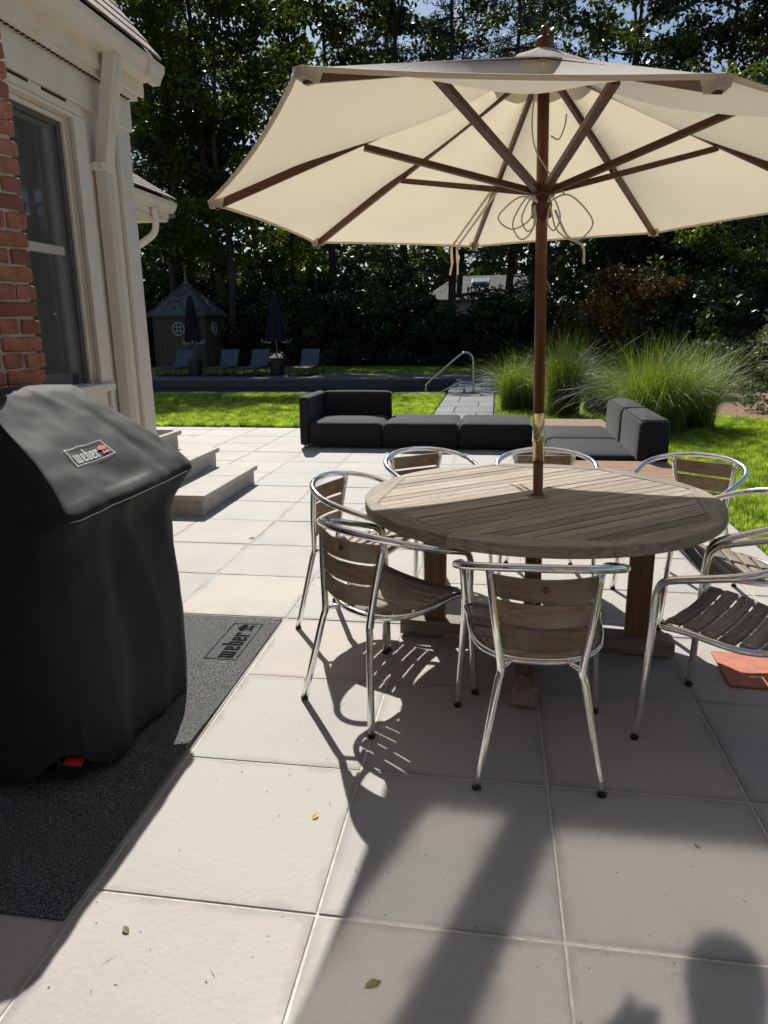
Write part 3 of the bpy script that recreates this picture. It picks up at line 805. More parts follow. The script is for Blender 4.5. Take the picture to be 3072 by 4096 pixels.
# vent cap at the top
vc = MB(); rows = []
for r, dz in ((.03, .030), (.08, .020), (.15, .010), (.165, .004)):
    rows.append([ul(rib(i, r).lerp(rib(i+1, r), s/4)+Vector((0, 0, dz-.02*4*(s/4)*(1-s/4)*r))) for i in range(8) for s in range(4)])
vc.grid(rows, True); vc.build('vent_cap', M['canopy'], can, smooth=True)
for i in range(8):
    d = TIPS[i]-ATOP; side = d.cross(Vector((0, 0, 1))).normalized()
    pts = [ul(rib(i, r)-Vector((0, 0, .022))) for r in (.03, .2, .4, .6, .8, .985)]
    m = MB()
    for a, b_ in zip(pts, pts[1:]): m.beam(a, b_, .017, .030)
    m.build('rib', M['mahogany'], um)
    tp = ul(TIPS[i]); inn = (ul(rib(i, .93))-tp).normalized()
    pk = MB(); sp_ = side*.032                                   # pocket that holds the rib's end
    pk.add([tp+inn*-.005-sp_*.55+Vector((0, 0, .006)), tp+inn*-.005+sp_*.55+Vector((0, 0, .006)), tp+inn*.065+sp_*.9-Vector((0, 0, .010)), tp+inn*.065-sp_*.9-Vector((0, 0, .010)),
            tp+inn*.0-sp_*.45-Vector((0, 0, .020)), tp+inn*.0+sp_*.45-Vector((0, 0, .020)), tp+inn*.055+sp_*.7-Vector((0, 0, .040)), tp+inn*.055-sp_*.7-Vector((0, 0, .040))],
           [(0, 1, 2, 3), (7, 6, 5, 4), (4, 5, 1, 0), (5, 6, 2, 1), (7, 4, 0, 3)])
    pk.build('rib_pocket', M['canopy'], can)
HUB = ax(1.925)
MB().lathe([(.028, -.075), (.040, -.07), (.042, -.02), (.034, 0.0), (.050, .012), (.054, .05), (.044, .06), (.026, .062)], 18, ul(HUB)).build('runner_hub', M['mahogany'], um, smooth=False)
MB().lathe([(.03, -.03), (.06, -.02), (.06, .02), (.03, .03)], 16, ul(ax(2.385))).build('top_hub', M['mahogany'], um)
for i in range(8):
    dvec = (TIPS[i]-ATOP); dvec.z = 0; dvec.normalize()
    a = HUB+dvec*.05+Vector((0, 0, .03)); b_ = rib(i, .54)-Vector((0, 0, .045))
    m = MB().beam(ul(a), ul(b_), .030, .022)
    m.build('strut', M['mahogany'], um)
fin = [(.034, -.03), (.040, -.01), (.034, .005), (.030, .015), (.046, .032), (.050, .05), (.046, .07), (.026, .082), (.013, .09), (.022, .102), (.025, .115), (.018, .13), (.004, .137)]
MB().lathe([(r*.74, z*.72) for r, z in fin], 18, ul(ax(2.45))).build('finial', M['pole_wood'], um, smooth=True)
# cords: loops tied at the runner, strap hanging from the hem
def cord(name, pts, r=.0032): return MB().tube(catmull([ul(p) for p in pts], 5), r, 6).build(name, M['rope'], um, smooth=True)
h = HUB
for sgn, amp, dr in ((-1, .15, .12), (-1, .10, .16), (-1, .07, .13), (1, .17, .17), (1, .06, .13)):
    y = -.05
    cord('cord', [h+Vector((.02*sgn, y, -.02)), h+Vector((amp*.6*sgn, y-.02, .0)), h+Vector((amp*1.15*sgn, y-.03, -dr*.6)), h+Vector((amp*.8*sgn, y-.03, -dr)), h+Vector((amp*.35*sgn, y-.02, -dr*.75)), h+Vector((.03*sgn, y, -.03))])
cord('cord', [h+Vector((.05, -.05, -.05)), h+Vector((.10, -.07, -.15)), h+Vector((.16, -.08, -.19)), h+Vector((.17, -.08, -.26))], .005)
cord('cord', [ax(2.35)+Vector((-.03, -.03, 0)), ax(2.2)+Vector((-.045, -.045, 0)), ax(2.1)+Vector((-.03, -.045, 0)), ax(2.02)+Vector((.02, -.04, 0)), ax(1.96)+Vector((.09, -.03, -.03))])
cord('cord', [ax(2.17)+Vector((.03, -.03, -.02)), ax(2.16)+Vector((.06, -.04, -.025)), ax(2.18)+Vector((.08, -.05, 0)), ax(2.2)+Vector((.085, -.05, .02))])
e3 = canopy_pt(2, 1.0, .13)                               # tie strap over the far hem
for dx in (-.014, .018):
    m = MB(); top = rib(2, .55)-Vector((.02-dx, 0, .06)); e = e3+Vector((dx, 0, 0))
    pts = [top, e+Vector((0, -.02, -.012)), e+Vector((0, -.015, -.05)), e+Vector((.004, -.012, -.10)), e+Vector((-.003+dx*.4, -.01, -.165))]
    for a, b_, w in zip(pts, pts[1:], (.012, .014, .016, .011)): m.beam(ul(a), ul(b_), w, .002, (0, 1, .2))
    m.build('tie_strap', M['canopy'], um)

# ------------------------------------------------------------------ chairs
def ell_y(x, a=.2725, b_=.205): return -b_*math.sqrt(max(0, 1-(x/a)**2))
def railz(y): return .73-.30*(y+.205)
def make_chair():
    c = empty('bistro_chair')
    R = .0135
    left = [(-.26, .255, .012), (-.249, .245, .2), (-.238, .236, .42), (-.243, .232, .52), (-.247, .226, .565), (-.252, .205, .600), (-.258, .165, railz(.165))]
    mid = [(-.2725*math.cos(t), -.205*math.sin(t), railz(-.205*math.sin(t))) for t in np.linspace(0, PI, 13)]
    right = [(-x, y, z) for x, y, z in left[::-1]]
    MB().tube(catmull(left+[(-.2665, .09, railz(.09))]+mid+[(.2665, .09, railz(.09))]+right, 4), R, 12).build('arm_rail', M['alu'], c, smooth=True)
    for s in (-1, 1):
        MB().tube(catmull([(s*.168, ell_y(.168)+.005, railz(ell_y(.168))-.008), (s*.147, -.176, .55), (s*.127, -.188, .41), (s*.126, -.192, .375), (s*.134, -.198, .345), (s*.163, -.226, .18), (s*.195, -.255, .012)], 4), R, 12).build('rear_leg', M['alu'], c, smooth=True)
        MB().tube([(s*.130, -.185, .385), (s*.085, -.135, .398)], .009, 10).build('stub', M['alu'], c, smooth=True)
        for (x, y) in ((s*.26, .255), (s*.195, -.255)):
            MB().lathe([(.0125, 0), (.0145, .003), (.0145, .012), (.012, .014)], 12, (x, y, 0)).build('foot_cap', M['rubber'], c)
    def rz(y): 
        t = min(1, max(0, (.19-y)/.34)); return .437-.036*(t*t*(3-2*t))
    ring = [(-.232, .205), (-.222, .13), (-.218, .05), (-.198, -.04), (-.15, -.105), (-.08, -.142), (0, -.152), (.08, -.142), (.15, -.105), (.198, -.04), (.218, .05), (.222, .13), (.232, .205), (.17, .207), (.08, .2), (0, .198), (-.08, .2), (-.17, .207)]
    def sag(x): return -.020*max(0, 1-(x/.22)**2)
    MB().tube(catmull([(x, y, rz(y)+(sag(x) if y > .19 else 0)) for x, y in ring], 3, True), .0115, 10, True).build('seat_ring', M['alu'], c, smooth=True)
    def hw(y):
        if y > .05: return .212
        t = (.05-y)/.2; return .212*math.sqrt(max(.05, 1-(t*.97)**2))
    for k in range(6):
        yc = .178-k*.0575; hgt = .0455; rows_t = []; rows_b = []
        m = MB(); nx = 10
        for yy in (yc-hgt/2, yc-hgt/2+.004, yc+hgt/2-.004, yc+hgt/2):
            w = hw(min(yy, yc)); e = .003 if yy in (yc-hgt/2, yc+hgt/2) else 0
            rows_t.append([(x, yy, rz(yy)+.022-e+sag(x)*(.85)) for x in np.linspace(-w, w, nx+1)])
        for r_ in rows_t[::-1]: rows_b.append([(x, yy, z-.012+ (.004 if i_ else 0)) for i_, (x, yy, z) in [(0, q) for q in r_]])
        allr = rows_t+rows_b
        m.grid([list(col) for col in zip(*allr)], True)
        npr = len(allr)
        m.f.append(tuple(range(npr))[::-1]); m.f.append(tuple(nx*npr+i for i in range(npr)))
        o = m.build('seat_slat', M['teak_grey'], c); auto_smooth(o, 35)
        if k in (0, 2, 4):
            for s in (-1, 1):
                MB().lathe([(.006, 0), (.006, .002), (.003, .0025)], 8, (s*(hw(yc)-.018), yc, rz(yc)+.021+sag(hw(yc)-.018)*.85)).build('screw', M['steel'], c)
    for k, zc in enumerate((.662, .580, .498)):
        m = MB(); H2 = .0355
        def bx_(z): return .127+(.168-.127)*(z-.41)/(.72-.41)-.010
        cols = []
        for i in range(9):
            t = -1+2*i/8; pts = []
            for z, o_ in ((zc-H2, -.005), (zc+H2, -.005), (zc+H2, .005), (zc-H2, .005)):
                x = t*bx_(z); y = -.170-.030*(1-t*t)-.05*(.70-z)*.4+o_
                pts.append((x, y, z-.006*(1-t*t)))
            cols.append(pts)
        m.grid(cols, True); m.f.append((0, 1, 2, 3)); m.f.append(tuple(8*4+i for i in (3, 2, 1, 0)))
        o = m.build('back_slat', M['teak_brown'], c); auto_smooth(o, 35)
        for s in (-1, 1):
            MB().box((s*(bx_(zc)-.016), -.1645, zc), (.008, .005, .008)).build('screw', M['steel'], c)
    return c
ch0 = make_chair()
CH = [(.162, 2.266, 92.4, 'silver bistro chair nearest the camera, its back slats facing us'),
      (-.405, 2.572, 52.6, 'silver bistro chair at the near left of the table, sunlit patch on its seat'),
      (-.625, 3.275, -15, 'silver bistro chair left of the table, behind the near left chair'),
      (-.345, 4.00, -52.7, 'silver bistro chair at the far left of the table in front of the sofa seats'),
      (.30, 4.02, -89, 'silver bistro chair directly behind the umbrella pole across the table'),
      (1.045, 3.93, -128, 'silver bistro chair at the far right of the table against the lawn'),
      (1.075, 3.10, 182, 'silver bistro chair right of the table, partly hidden and cut by the frame'),
      (.885, 2.44, 146, 'silver bistro chair at the near right beside the terracotta tile')]
for k, (x, y, a, lab) in enumerate(CH):
    c = ch0 if k == 0 else copy_tree(ch0)
    c.location = (x, y, 0); c.rotation_euler = (0, 0, rad(a-90))
    setp(c, lab, 'chair', 'bistro chairs around the teak table')
# dark knots on two top back slats
for ch in (c for c in COL.objects if c.name.startswith('bistro_chair') and c.name in ('bistro_chair', 'bistro_chair.001')):
    MB().lathe([(.010, -.001), (.010, .0008), (.004, .001)], 12).build('wood_knot', M['mahogany'], ch, (.0, -.2105, .662), (PI/2, 0, 0))

# ------------------------------------------------------------------ grill under its cover
LV = [(.03, -1.92, -1.21, 1.80, 2.69, .24), (.25, -1.92, -1.225, 1.82, 2.73, .22), (.60, -1.91, -1.283, 1.89, 2.79, .17), (.75, -1.90, -1.308, 1.93, 2.83, .13),
      (.845, -1.90, -1.292, 1.965, 2.95, .085), (.895, -1.90, -1.318, 1.99, 2.955, .08), (1.0, -1.90, -1.43, 2.06, 2.90, .06), (1.12, -1.89, -1.58, 2.12, 2.83, .06), (1.20, -1.88, -1.67, 2.16, 2.78, .06), (1.222, -1.86, -1.70, 2.19, 2.75, .05)]
LVA = np.array(LV)
def cover_level(t):
    """t in 0..len-1, Catmull-like smoothed level parameters"""
    i = int(min(len(LV)-2, max(0, math.floor(t)))); f = t-i
    p = [LVA[max(0, i-1)], LVA[i], LVA[i+1], LVA[min(len(LV)-1, i+2)]]
    return .5*(2*p[1]+(p[2]-p[0])*f+(2*p[0]-5*p[1]+4*p[2]-p[3])*f*f+(3*p[1]-p[0]-3*p[2]+p[3])*f**3)
def rrect(x0, x1, y0, y1, r, s):
    """point at parameter s (0..4): front side 0-1 (near->far), far 1-2, back 2-3, near 3-4"""
    k = int(s) % 4; f = s-int(s)
    cs = [((x1, y0), (x1, y1)), ((x1, y1), (x0, y1)), ((x0, y1), (x0, y0)), ((x0, y0), (x1, y0))]
    (ax_, ay), (bx2, by2) = cs[k]
    px, py = ax_+(bx2-ax_)*f, ay+(by2-ay)*f
    qx, qy = min(max(px, x0+r), x1-r), min(max(py, y0+r), y1-r)
    ex, ey = px-qx, py-qy; l_ = math.hypot(ex, ey) or 1
    return qx+ex/l_*r, qy+ey/l_*r
def cover_pt(s, t, off=0.0):
    L_ = cover_level(t); x, y = rrect(L_[1]-off, L_[2]+off, L_[3]-off, L_[4]+off, L_[5], s % 4)
    z = L_[0]
    k = int(s) % 4
    # creases: folds hang below the seam, soft diagonal wrinkles above it
    nz = lambda a, b_, c, o_=0.0: mnoise.noise(Vector((x*a+o_, y*b_+o_*1.7, z*c+o_*.6)))
    if t < 4:
        lo = 1-t/4
        d = (.010+.020*lo)*nz(2.6, 2.6, .9)+(.006+.010*lo)*nz(6.5, 6.5, 1.3, 3.1)+.004*nz(9, 9, 7, 7.7)
        d += .020*max(0, nz(1.8, 3.0, 2.2, 5.0))-.030*abs(nz(3.2, 3.2, 1.1, 9.0))**.8-.018*abs(nz(5.5, 5.5, 5.0, 11.0))
    else:
        d = .012*nz(4, 3.2, 3, 2.0)-.022*abs(nz(5, 4, 4, 4.4))**.8-.010*abs(nz(11, 9, 9, 8.4))+.004*nz(16, 14, 14, 6.0)
        if k == 0: d += -.014*math.exp(-((s-.52)/.13)**2-((t-5.25)/.32)**2)+.010*math.exp(-((s-.80)/.07)**2-((t-6.0)/1.5)**2)-.008*math.exp(-((s-.72)/.03)**2-((t-5.9)/1.2)**2)
    f_ = s-int(s); d *= min(1, .25+min(f_, 1-f_)/.10)
    if abs(t-4.0) < .12: d += .005*(1-abs(t-4)/.12)
    nx, ny = {0: (1, 0), 1: (0, 1), 2: (-1, 0), 3: (0, -1)}[k]
    z += (.020*mnoise.noise(Vector((x*4, y*4, 3)))+.09*math.exp(-((x+1.33)**2+(y-1.845)**2)/.008))*max(0, 1-t)
    if t > 5: z += d*.7; d *= .4
    return Vector((x+nx*d, y+ny*d, z))
cv = empty('covered_grill', (-1.58, 2.35, 0)); setp(cv, 'barbecue grill under a black fitted cover on the dark mat', 'grill')
CO = cv.location
m = MB(); NSG = 168; rows = []
ts = np.concatenate([np.linspace(0, 3.6, 22), np.linspace(3.75, 9, 40)])
for t in ts: rows.append([cover_pt(4*k/NSG, t)-CO for k in range(NSG)])
cen = Vector((-1.78, 2.47, 1.232))-CO
rows.append([r.lerp(cen, .5)+Vector((0, 0, .004)) for r in rows[-1]]); rows.append([cen]*NSG)
m.grid(rows, True); cov = m.build('cover', M['cover'], cv, smooth=True)
bm = bmesh.new(); bm.from_mesh(cov.data); bmesh.ops.remove_doubles(bm, verts=bm.verts, dist=.0003); bmesh.ops.recalc_face_normals(bm, faces=bm.faces); bm.to_mesh(cov.data); bm.free()
cov.data.polygons.foreach_set('use_smooth', np.ones(len(cov.data.polygons), bool))
sm = MB().tube([cover_pt(s, 4.0, .0025)-CO for s in np.linspace(0, 3.98, 120)], .0035, 6, True); sm.build('seam', M['cover'], cov, smooth=True)
# casters peeping out
for (x, y) in ((-1.345, 1.87), (-1.33, 2.5), (-1.8, 2.5)):
    w = empty('caster', Vector((x, y, 0))-CO); w.parent = cv
    MB().lathe([(.02, -.014), (.036, -.012), (.036, .012), (.02, .014)], 18).build('wheel', M['rubber'], w, (0, 0, .046), (PI/2, 0, .4), smooth=False)
    MB().box((.0, 0, .078), (.055, .05, .012), bev=.003).build('brake', M['red'], w, (.015, -.02, .01), (0, .25, .3))
    MB().box((-.02, 0, .06), (.012, .04, .05)).build('fork', M['brass'], w)
# lettering strokes on a 0..1 high line, condensed slab letters
def letters():
    S_ = []            # list of quads (x0,y0,x1,y1)
    def st_(x0, y0, x1, y1): S_.append((x0, y0, x1, y1))
    x = 0; w = .085
    # w
    for k in range(3): st_(x+k*.14, .0 if k != 1 else .08, x+k*.14+w, .72)
    st_(x-.03, .66, x+w+.01, .72); st_(x, 0, x+.28+w, .09)
    x += .46
    for kind in 'eber':
        if kind == 'e':
            st_(x, .05, x+w, .68); st_(x+.15, .40, x+.15+w, .68); st_(x+.02, .63, x+.21, .72); st_(x+.02, 0, x+.21, .09); st_(x+w, .33, x+.15+w, .41); st_(x+.15, .05, x+.15+w, .20)
        elif kind == 'b':
            st_(x, .0, x+w, 1.0); st_(x+.15, .06, x+.15+w, .66); st_(x+w, .63, x+.21, .72); st_(x+w, 0, x+.21, .09); st_(x-.03, .94, x+w, 1.0)
        else:
            st_(x, 0, x+w, .72); st_(x+w, .60, x+.24, .72); st_(x-.03, .66, x+w, .72); st_(x-.02, 0, x+w+.03, .06); st_(x+.16, .50, x+.24, .62)
        x += .31
    return S_, x
LS, LW = letters()
def kettle(cx_, cy_, s):
    """kettle icon as polygons"""
    polys = []
    el = [(cx_+s*.30*math.cos(a), cy_+s*(.62+.20*math.sin(a))) for a in np.linspace(0, 2*PI, 19)[:-1]]
    polys.append(el); polys.append([(cx_-.05*s, cy_+.80*s), (cx_+.05*s, cy_+.80*s), (cx_+.05*s, cy_+.9*s), (cx_-.05*s, cy_+.9*s)])
    polys.append([(cx_-.10*s, cy_+.45*s), (cx_-.04*s, cy_+.45*s), (cx_-.20*s, cy_), (cx_-.27*s, cy_)])
    polys.append([(cx_+.04*s, cy_+.45*s), (cx_+.10*s, cy_+.45*s), (cx_+.27*s, cy_), (cx_+.20*s, cy_)])
    polys.append([(cx_-.22*s, cy_+.08*s), (cx_+.22*s, cy_+.08*s), (cx_+.14*s, cy_+.24*s), (cx_-.14*s, cy_+.24*s)])
    return polys
# map logo plane (u along +Y, v up the slope) on to the cover
ux0, ux1, tv0, tv1 = .225, .52, 5.88, 6.30
def onc(u, v):
    return cover_pt(ux0+(ux1-ux0)*u, tv0+(tv1-tv0)*v)+Vector((.0026, 0, .004))-CO
def cloth_poly(m_, poly):
    m_.add([onc(u, v) for u, v in poly], [tuple(range(len(poly)))])
def cloth_rect(m_, u0, v0, u1, v1, n=3):
    nu = max(1, int(abs(u1-u0)*24)); nv = max(1, int(abs(v1-v0)*18))
    m_.grid([[onc(u0+(u1-u0)*i/nu, v0+(v1-v0)*j/nv) for i in range(nu+1)] for j in range(nv+1)])
lm = MB(); b_ = .018
cloth_rect(lm, 0, 0, 1, .035); cloth_rect(lm, 0, .965, 1, 1); cloth_rect(lm, 0, .035, b_, .965); cloth_rect(lm, 1-b_, .035, 1, .965)
for (x0, y0, x1, y1) in LS:
    f = lambda x: .07+x/LW*.66
    cloth_rect(lm, f(x0), .14+y0*.66, f(x1), .14+y1*.66)
lm.build('logo', M['logo_white'], cov)
km = MB()
for p in kettle(.86, .2, .62): cloth_poly(km, [(.86+(x-.86)*.62, y) for x, y in p])
km.build('logo_kettle', M['logo_red'], cov)

# grill mat
gm = empty('grill_mat', (-1.5, 2.29, 0)); setp(gm, 'dark grey speckled floor mat under the covered grill', 'mat')
GO = gm.location
def mat_z(x, y):
    e = max(0, (x+1.10)/.07)
    return .007+.016*e*e*math.exp(-((y-1.98)/.30)**2)+.001*math.sin(y*9)
rows = []; xs = list(np.linspace(-2.0, -1.15, 8))+list(np.linspace(-1.13, -1.032, 8)); ys = np.linspace(1.332, 3.248, 60)
m = MB(); m.grid([[Vector((x, y, mat_z(x, y)))-GO for x in xs] for y in ys])
edge = [(x, ys[0]) for x in xs]+[(xs[-1], y) for y in ys[1:]]+[(x, ys[-1]) for x in xs[::-1][1:]]
m.grid([[Vector((x, y, mat_z(x, y)-.006))-GO for x, y in edge], [Vector((x, y, mat_z(x, y)))-GO for x, y in edge]])
m.build('pile', M['mat'], gm, smooth=True)
lm = MB()                                             # sunken lettering, reads from the patio side
def mq(u, v):                                         # u along text (towards +Y), v up (towards -X)
    x, y = -1.102-v*.152, 2.767+u*.393
    return Vector((x, y, mat_z(x, y)+.002))-GO
for (x0, y0, x1, y1) in LS:
    f = lambda x: .05+x/LW*.70
    lm.add([mq(f(x0), .16+y0*.64), mq(f(x1), .16+y0*.64), mq(f(x1), .16+y1*.64), mq(f(x0), .16+y1*.64)], [(0, 1, 2, 3)])
for a, b2, c, d in ((0, 0, 1, .03), (0, .97, 1, 1), (0, 0, .012, 1), (.988, 0, 1, 1)): lm.add([mq(a, b2), mq(c, b2), mq(c, d), mq(a, d)], [(0, 1, 2, 3)])
for p in kettle(.87, .2, .6): 
    pp = [(.87+(x-.87)*.55, y) for x, y in p]; lm.add([mq(u, v) for u, v in pp], [tuple(range(len(pp)))])
lm.build('mat_logo', simple('pressed_pile', (.016, .016, .016), 1, bs=0, spec=0), gm)

# ------------------------------------------------------------------ sofa modules
def cushion(w, d, h, r=.05, puff=.02, n=10):
    """rounded, slightly puffed block centred on x,y with its base at 0"""
    m_ = MB(); rows_ = []
    prof_ = [(0, r*.6, 0), (.0, 0, r*.5), (.0, 0, h*.5), (0, 0, h-r), (0, r*.3, h-r*.3), (0, r, h)]
    def ring_(inset, z, bul):
        pts = []; a, b3 = w/2-inset, d/2-inset
        rc = max(.012, r-inset*.5)
        for (cx3, cy3, a0) in ((a-rc, b3-rc, 0), (-a+rc, b3-rc, PI/2), (-a+rc, -b3+rc, PI), (a-rc, -b3+rc, 1.5*PI)):
            for k_ in range(5):
                t_ = a0+k_*PI/8; pts.append((cx3+rc*math.cos(t_), cy3+rc*math.sin(t_), z))
        out = []
        for i_, p in enumerate(pts):
            q = pts[(i_+1) % len(pts)]; out.append(p)
            if math.hypot(q[0]-p[0], q[1]-p[1]) > .1:
                for k_ in range(1, 6):
                    f_ = k_/6; out.append((p[0]+(q[0]-p[0])*f_, p[1]+(q[1]-p[1])*f_, z))
        o2 = []
        for p in out:
            bx3 = 1-(p[0]/(w/2))**2; by3 = 1-(p[1]/(d/2))**2
            o2.append((p[0]*(1+bul*max(0, by3)/ (w/2)*.5), p[1]*(1+bul*max(0, bx3)/(d/2)*.5), p[2]))
        return o2
    for _, ins, z in prof_: rows_.append(ring_(ins, z, puff*math.sin(PI*min(1, z/h*.9+.05))))
    top = rows_[-1]
    for s_ in (.8, .55, .3, .08):
        rows_.append([(p[0]*s_, p[1]*s_, h+puff*(1-s_**2)*1.2) for p in top])
    m_.grid(rows_, True); k_ = len(rows_[0]); m_.f.append(tuple(range(k_))[::-1]); m_.f.append(tuple((len(rows_)-1)*k_+i for i in range(k_)))
    return m_
def sofa_module(label, x0, x1, y0, y1, arm=None, back=None, depth=.15):
    c = empty('sofa_module', ((x0+x1)/2, (y0+y1)/2, 0)); w, d = x1-x0, y1-y0
    setp(c, label, 'sofa', 'modules of the charcoal outdoor sofa')
    sx0, sx1, sy0, sy1 = -w/2, w/2, -d/2, d/2
    if arm == 'left':
        o = cushion(.11, d, .585, .03, .004).build('armrest', M['sofa'], c, (sx0+.055, 0, .04)); auto_smooth(o, 50); sx0 += .112
    if back == 'far':
        o = cushion(sx1-sx0-.004, depth, .585, .035, .008).build('backrest', M['sofa'], c, ((sx0+sx1)/2, sy1-depth/2, .04)); auto_smooth(o, 50); sy1 -= depth+.002
    if back == 'right':
        o = cushion(.26, d-.006, .585, .05, .03).build('backrest', M['sofa'], c, (sx1-.13, 0, .04)); auto_smooth(o, 50); sx1 -= .262
        o2 = MB().tube([(sx1+.262-.24, -d/2+.02, .622), (sx1+.262-.03, -d/2+.02, .622), (sx1+.262-.03, d/2-.02, .622), (sx1+.262-.24, d/2-.02, .622)], .004, 6, True).build('piping', M['sofa'], o, (-(sx1+.262-.13), 0, -.04))
    o = cushion(sx1-sx0-.008, sy1-sy0-.008, .285, .055, .022).build('seat', M['sofa'], c, ((sx0+sx1)/2, (sy0+sy1)/2, .035)); auto_smooth(o, 50)
    for ax2 in (-w/2+.05, w/2-.05):
        for ay2 in (-d/2+.05, d/2-.05):
            MB().tube([(ax2, ay2, 0), (ax2, ay2, .05)], .012, 8).build('leg', M['dkmetal'], c)
    return c
sofa_module('charcoal sofa corner module with armrest and low back at left', -2.335, -1.32, 8.42, 9.36, 'left', 'far')
sofa_module('charcoal armless sofa seat next to the corner module with the armrest', -1.315, -.405, 8.42, 9.36)
sofa_module('charcoal armless sofa seat left of the umbrella pole, farther from the armrest', -.40, .46, 8.42, 9.36)
sofa_module('charcoal sofa module with thick back at right, farther one by the grasses', .53, 1.52, 7.42, 8.38, None, 'right')
sofa_module('charcoal sofa module with thick back at right, nearer one by the teak platform', .53, 1.52, 6.42, 7.40, None, 'right')
def platform(label, x0, x1, y0, y1, z):
    c = empty('teak_platform', ((x0+x1)/2, (y0+y1)/2, 0)); setp(c, label, 'platform')
    w, d = x1-x0, y1-y0; n = int(d/.052)
    MB().box((0, 0, (z-.03)/2+.02), (w-.05, d-.05, z-.055)).build('frame', M['teak_brown'], c)
    p_ = d/n
    for k in range(n):
        MB().box((0, 0, 0), (w, p_-.008, .022), bev=.002).build('slat', M['deck'], c, (0, -d/2+(k+.5)*p_, z-.011))
platform('low teak slatted platform in front of the right sofa seats', .60, 1.50, 5.35, 6.40, .27)
platform('low teak slatted platform in the corner behind the sofa seats', .50, 1.36, 8.42, 9.33, .27)

# terracotta tile
tt = MB().box((0, 0, 0), (.32, .315, .012), bev=.003).build('terracotta_tile', M['terracotta'], None, (1.142, 2.95, .0085), (0, 0, rad(-2.5)))
setp(tt, 'square terracotta floor tile under the near right chair', 'tile')

# ------------------------------------------------------------------ poolside loungers, planters, closed umbrellas
def make_lounger():
    c = empty('sun_lounger'); w, ln, z = .63, 1.85, .235
    for s in (-1, 1):
        MB().beam((s*w/2, 0, z), (s*w/2, ln, z), .03, .035).build('side_rail', M['dkmetal'], c)
        MB().beam((s*w/2, 0, .015), (s*w/2, ln*.55, .015), .03, .025).build('floor_rail', M['dkmetal'], c)
        for yy in (.015, ln*.55):
            MB().beam((s*w/2, yy, 0), (s*w/2, yy, z-.018), .03, .03, (0, 1, 0)).build('leg', M['dkmetal'], c)
        MB().beam((s*w/2, ln-.02, 0), (s*w/2, ln-.02, z-.018), .03, .03, (0, 1, 0)).build('leg', M['dkmetal'], c)
    MB().beam((-w/2, 0, z), (w/2, 0, z), .03, .034).build('cross_bar', M['dkmetal'], c); MB().beam((-w/2, ln, z), (w/2, ln, z), .03, .034).build('cross_bar', M['dkmetal'], c)
    MB().box((0, .66, z+.022), (w-.06, 1.26, .012)).build('seat_sling', M['sling'], c)
    b0, b1 = Vector((0, 1.28, z+.03)), Vector((0, 1.60, .765))
    MB().beam(b0, b1, w-.06, .014, (0, -1, 0)).build('backrest', M['sling'], c)
    for s in (-1, 1): MB().beam(b0+Vector((s*(w-.05)/2, .01, 0)), b1+Vector((s*(w-.05)/2, .01, 0)), .02, .026, (0, -1, 0)).build('back_frame', M['dkmetal'], c)
    MB().beam(Vector((0, 1.75, z)), b0.lerp(b1, .7)+Vector((0, .02, 0)), .4, .015, (0, 1, 0)).build('prop', M['dkmetal'], c)
    return c
l0 = make_lounger()
for k, (x, lab) in enumerate(((-10.42+.31, 'grey sling lounger in front of the wooden shed'), (-8.87+.315, 'grey sling lounger just right of the first planter'),
                              (-7.83+.315, 'grey sling lounger just left of the second planter'), (-6.17+.315, 'grey sling lounger right of the second planter, standing alone'))):
    c = l0 if k == 0 else copy_tree(l0)
    c.location = (x, 21.3, .012); setp(c, lab, 'lounger', 'sun loungers along the pool')
def planter_umbrella(x, y, R_, seed, l1, l2, lean):
    random.seed(seed)
    p = empty('planter', (x, y, .012)); setp(p, l1, 'planter', 'black planters by the pool')
    MB().lathe([(.19, 0), (.205, .04), (.225, .47), (.24, .475), (.24, .52), (.215, .52), (.205, .45)], 22).build('pot', M['planter'], p, smooth=False)
    MB().lathe([(.20, .44), (.1, .455), (.01, .46)], 18).build('soil_fill', M['soil'], p)
    u = empty('closed_umbrella', (x, y+.02, .45)); setp(u, l2, 'umbrella', 'closed umbrellas by the pool')
    u.rotation_euler = (0, lean, 0)
    MB().tube([(0, 0, 0), (0, 0, 1.98)], .02, 10).build('pole', M['dark_trim'], u, smooth=True)
    rows_ = []
    for z, r in ((1.98, .03), (1.93, .07), (1.80, .085), (1.78, .10), (1.5, .135*R_), (1.2, .175*R_), (.9, .205*R_), (.70, .225*R_), (.60, .235*R_)):
        rows_.append([((r*(1+.22*math.cos(8*a+z*.6)))*math.cos(a), (r*(1+.22*math.cos(8*a+z*.6)))*math.sin(a), z+(.03*math.cos(8*a) if z < .7 else 0)) for a in np.linspace(0, 2*PI, 65)[:-1]])
    m_ = MB(); m_.grid(rows_, True); m_.build('folded_canopy', M['black_canvas'], u, smooth=True)
    for k in range(8):
        a = k*PI/4+.3; r = .26*R_
        pts = [(r*.55*math.cos(a), r*.55*math.sin(a), .60), (r*.9*math.cos(a), r*.9*math.sin(a), .545+random.uniform(-.02, .02)), (r*1.25*math.cos(a), r*1.25*math.sin(a), .57), (r*1.4*math.cos(a), r*1.4*math.sin(a), .64+random.uniform(-.03, .05))]
        MB().tube(catmull(pts, 4), .010, 6).build('rib_end', M['cream_trim'], u, smooth=True)
    MB().lathe([(.02, 1.97), (.03, 2.0), (.018, 2.03), (.004, 2.05)], 10).build('finial', M['dark_trim'], u)
planter_umbrella(-9.33, 21.75, 1.0, 3, 'black tapered planter beside the lounger at the shed', 'closed dark umbrella in the planter in front of the shed', -.01)
planter_umbrella(-6.70, 21.9, 1.25, 5, 'black tapered planter between two loungers away from the shed', 'closed dark umbrella against the trees, wider folded canopy', .0)

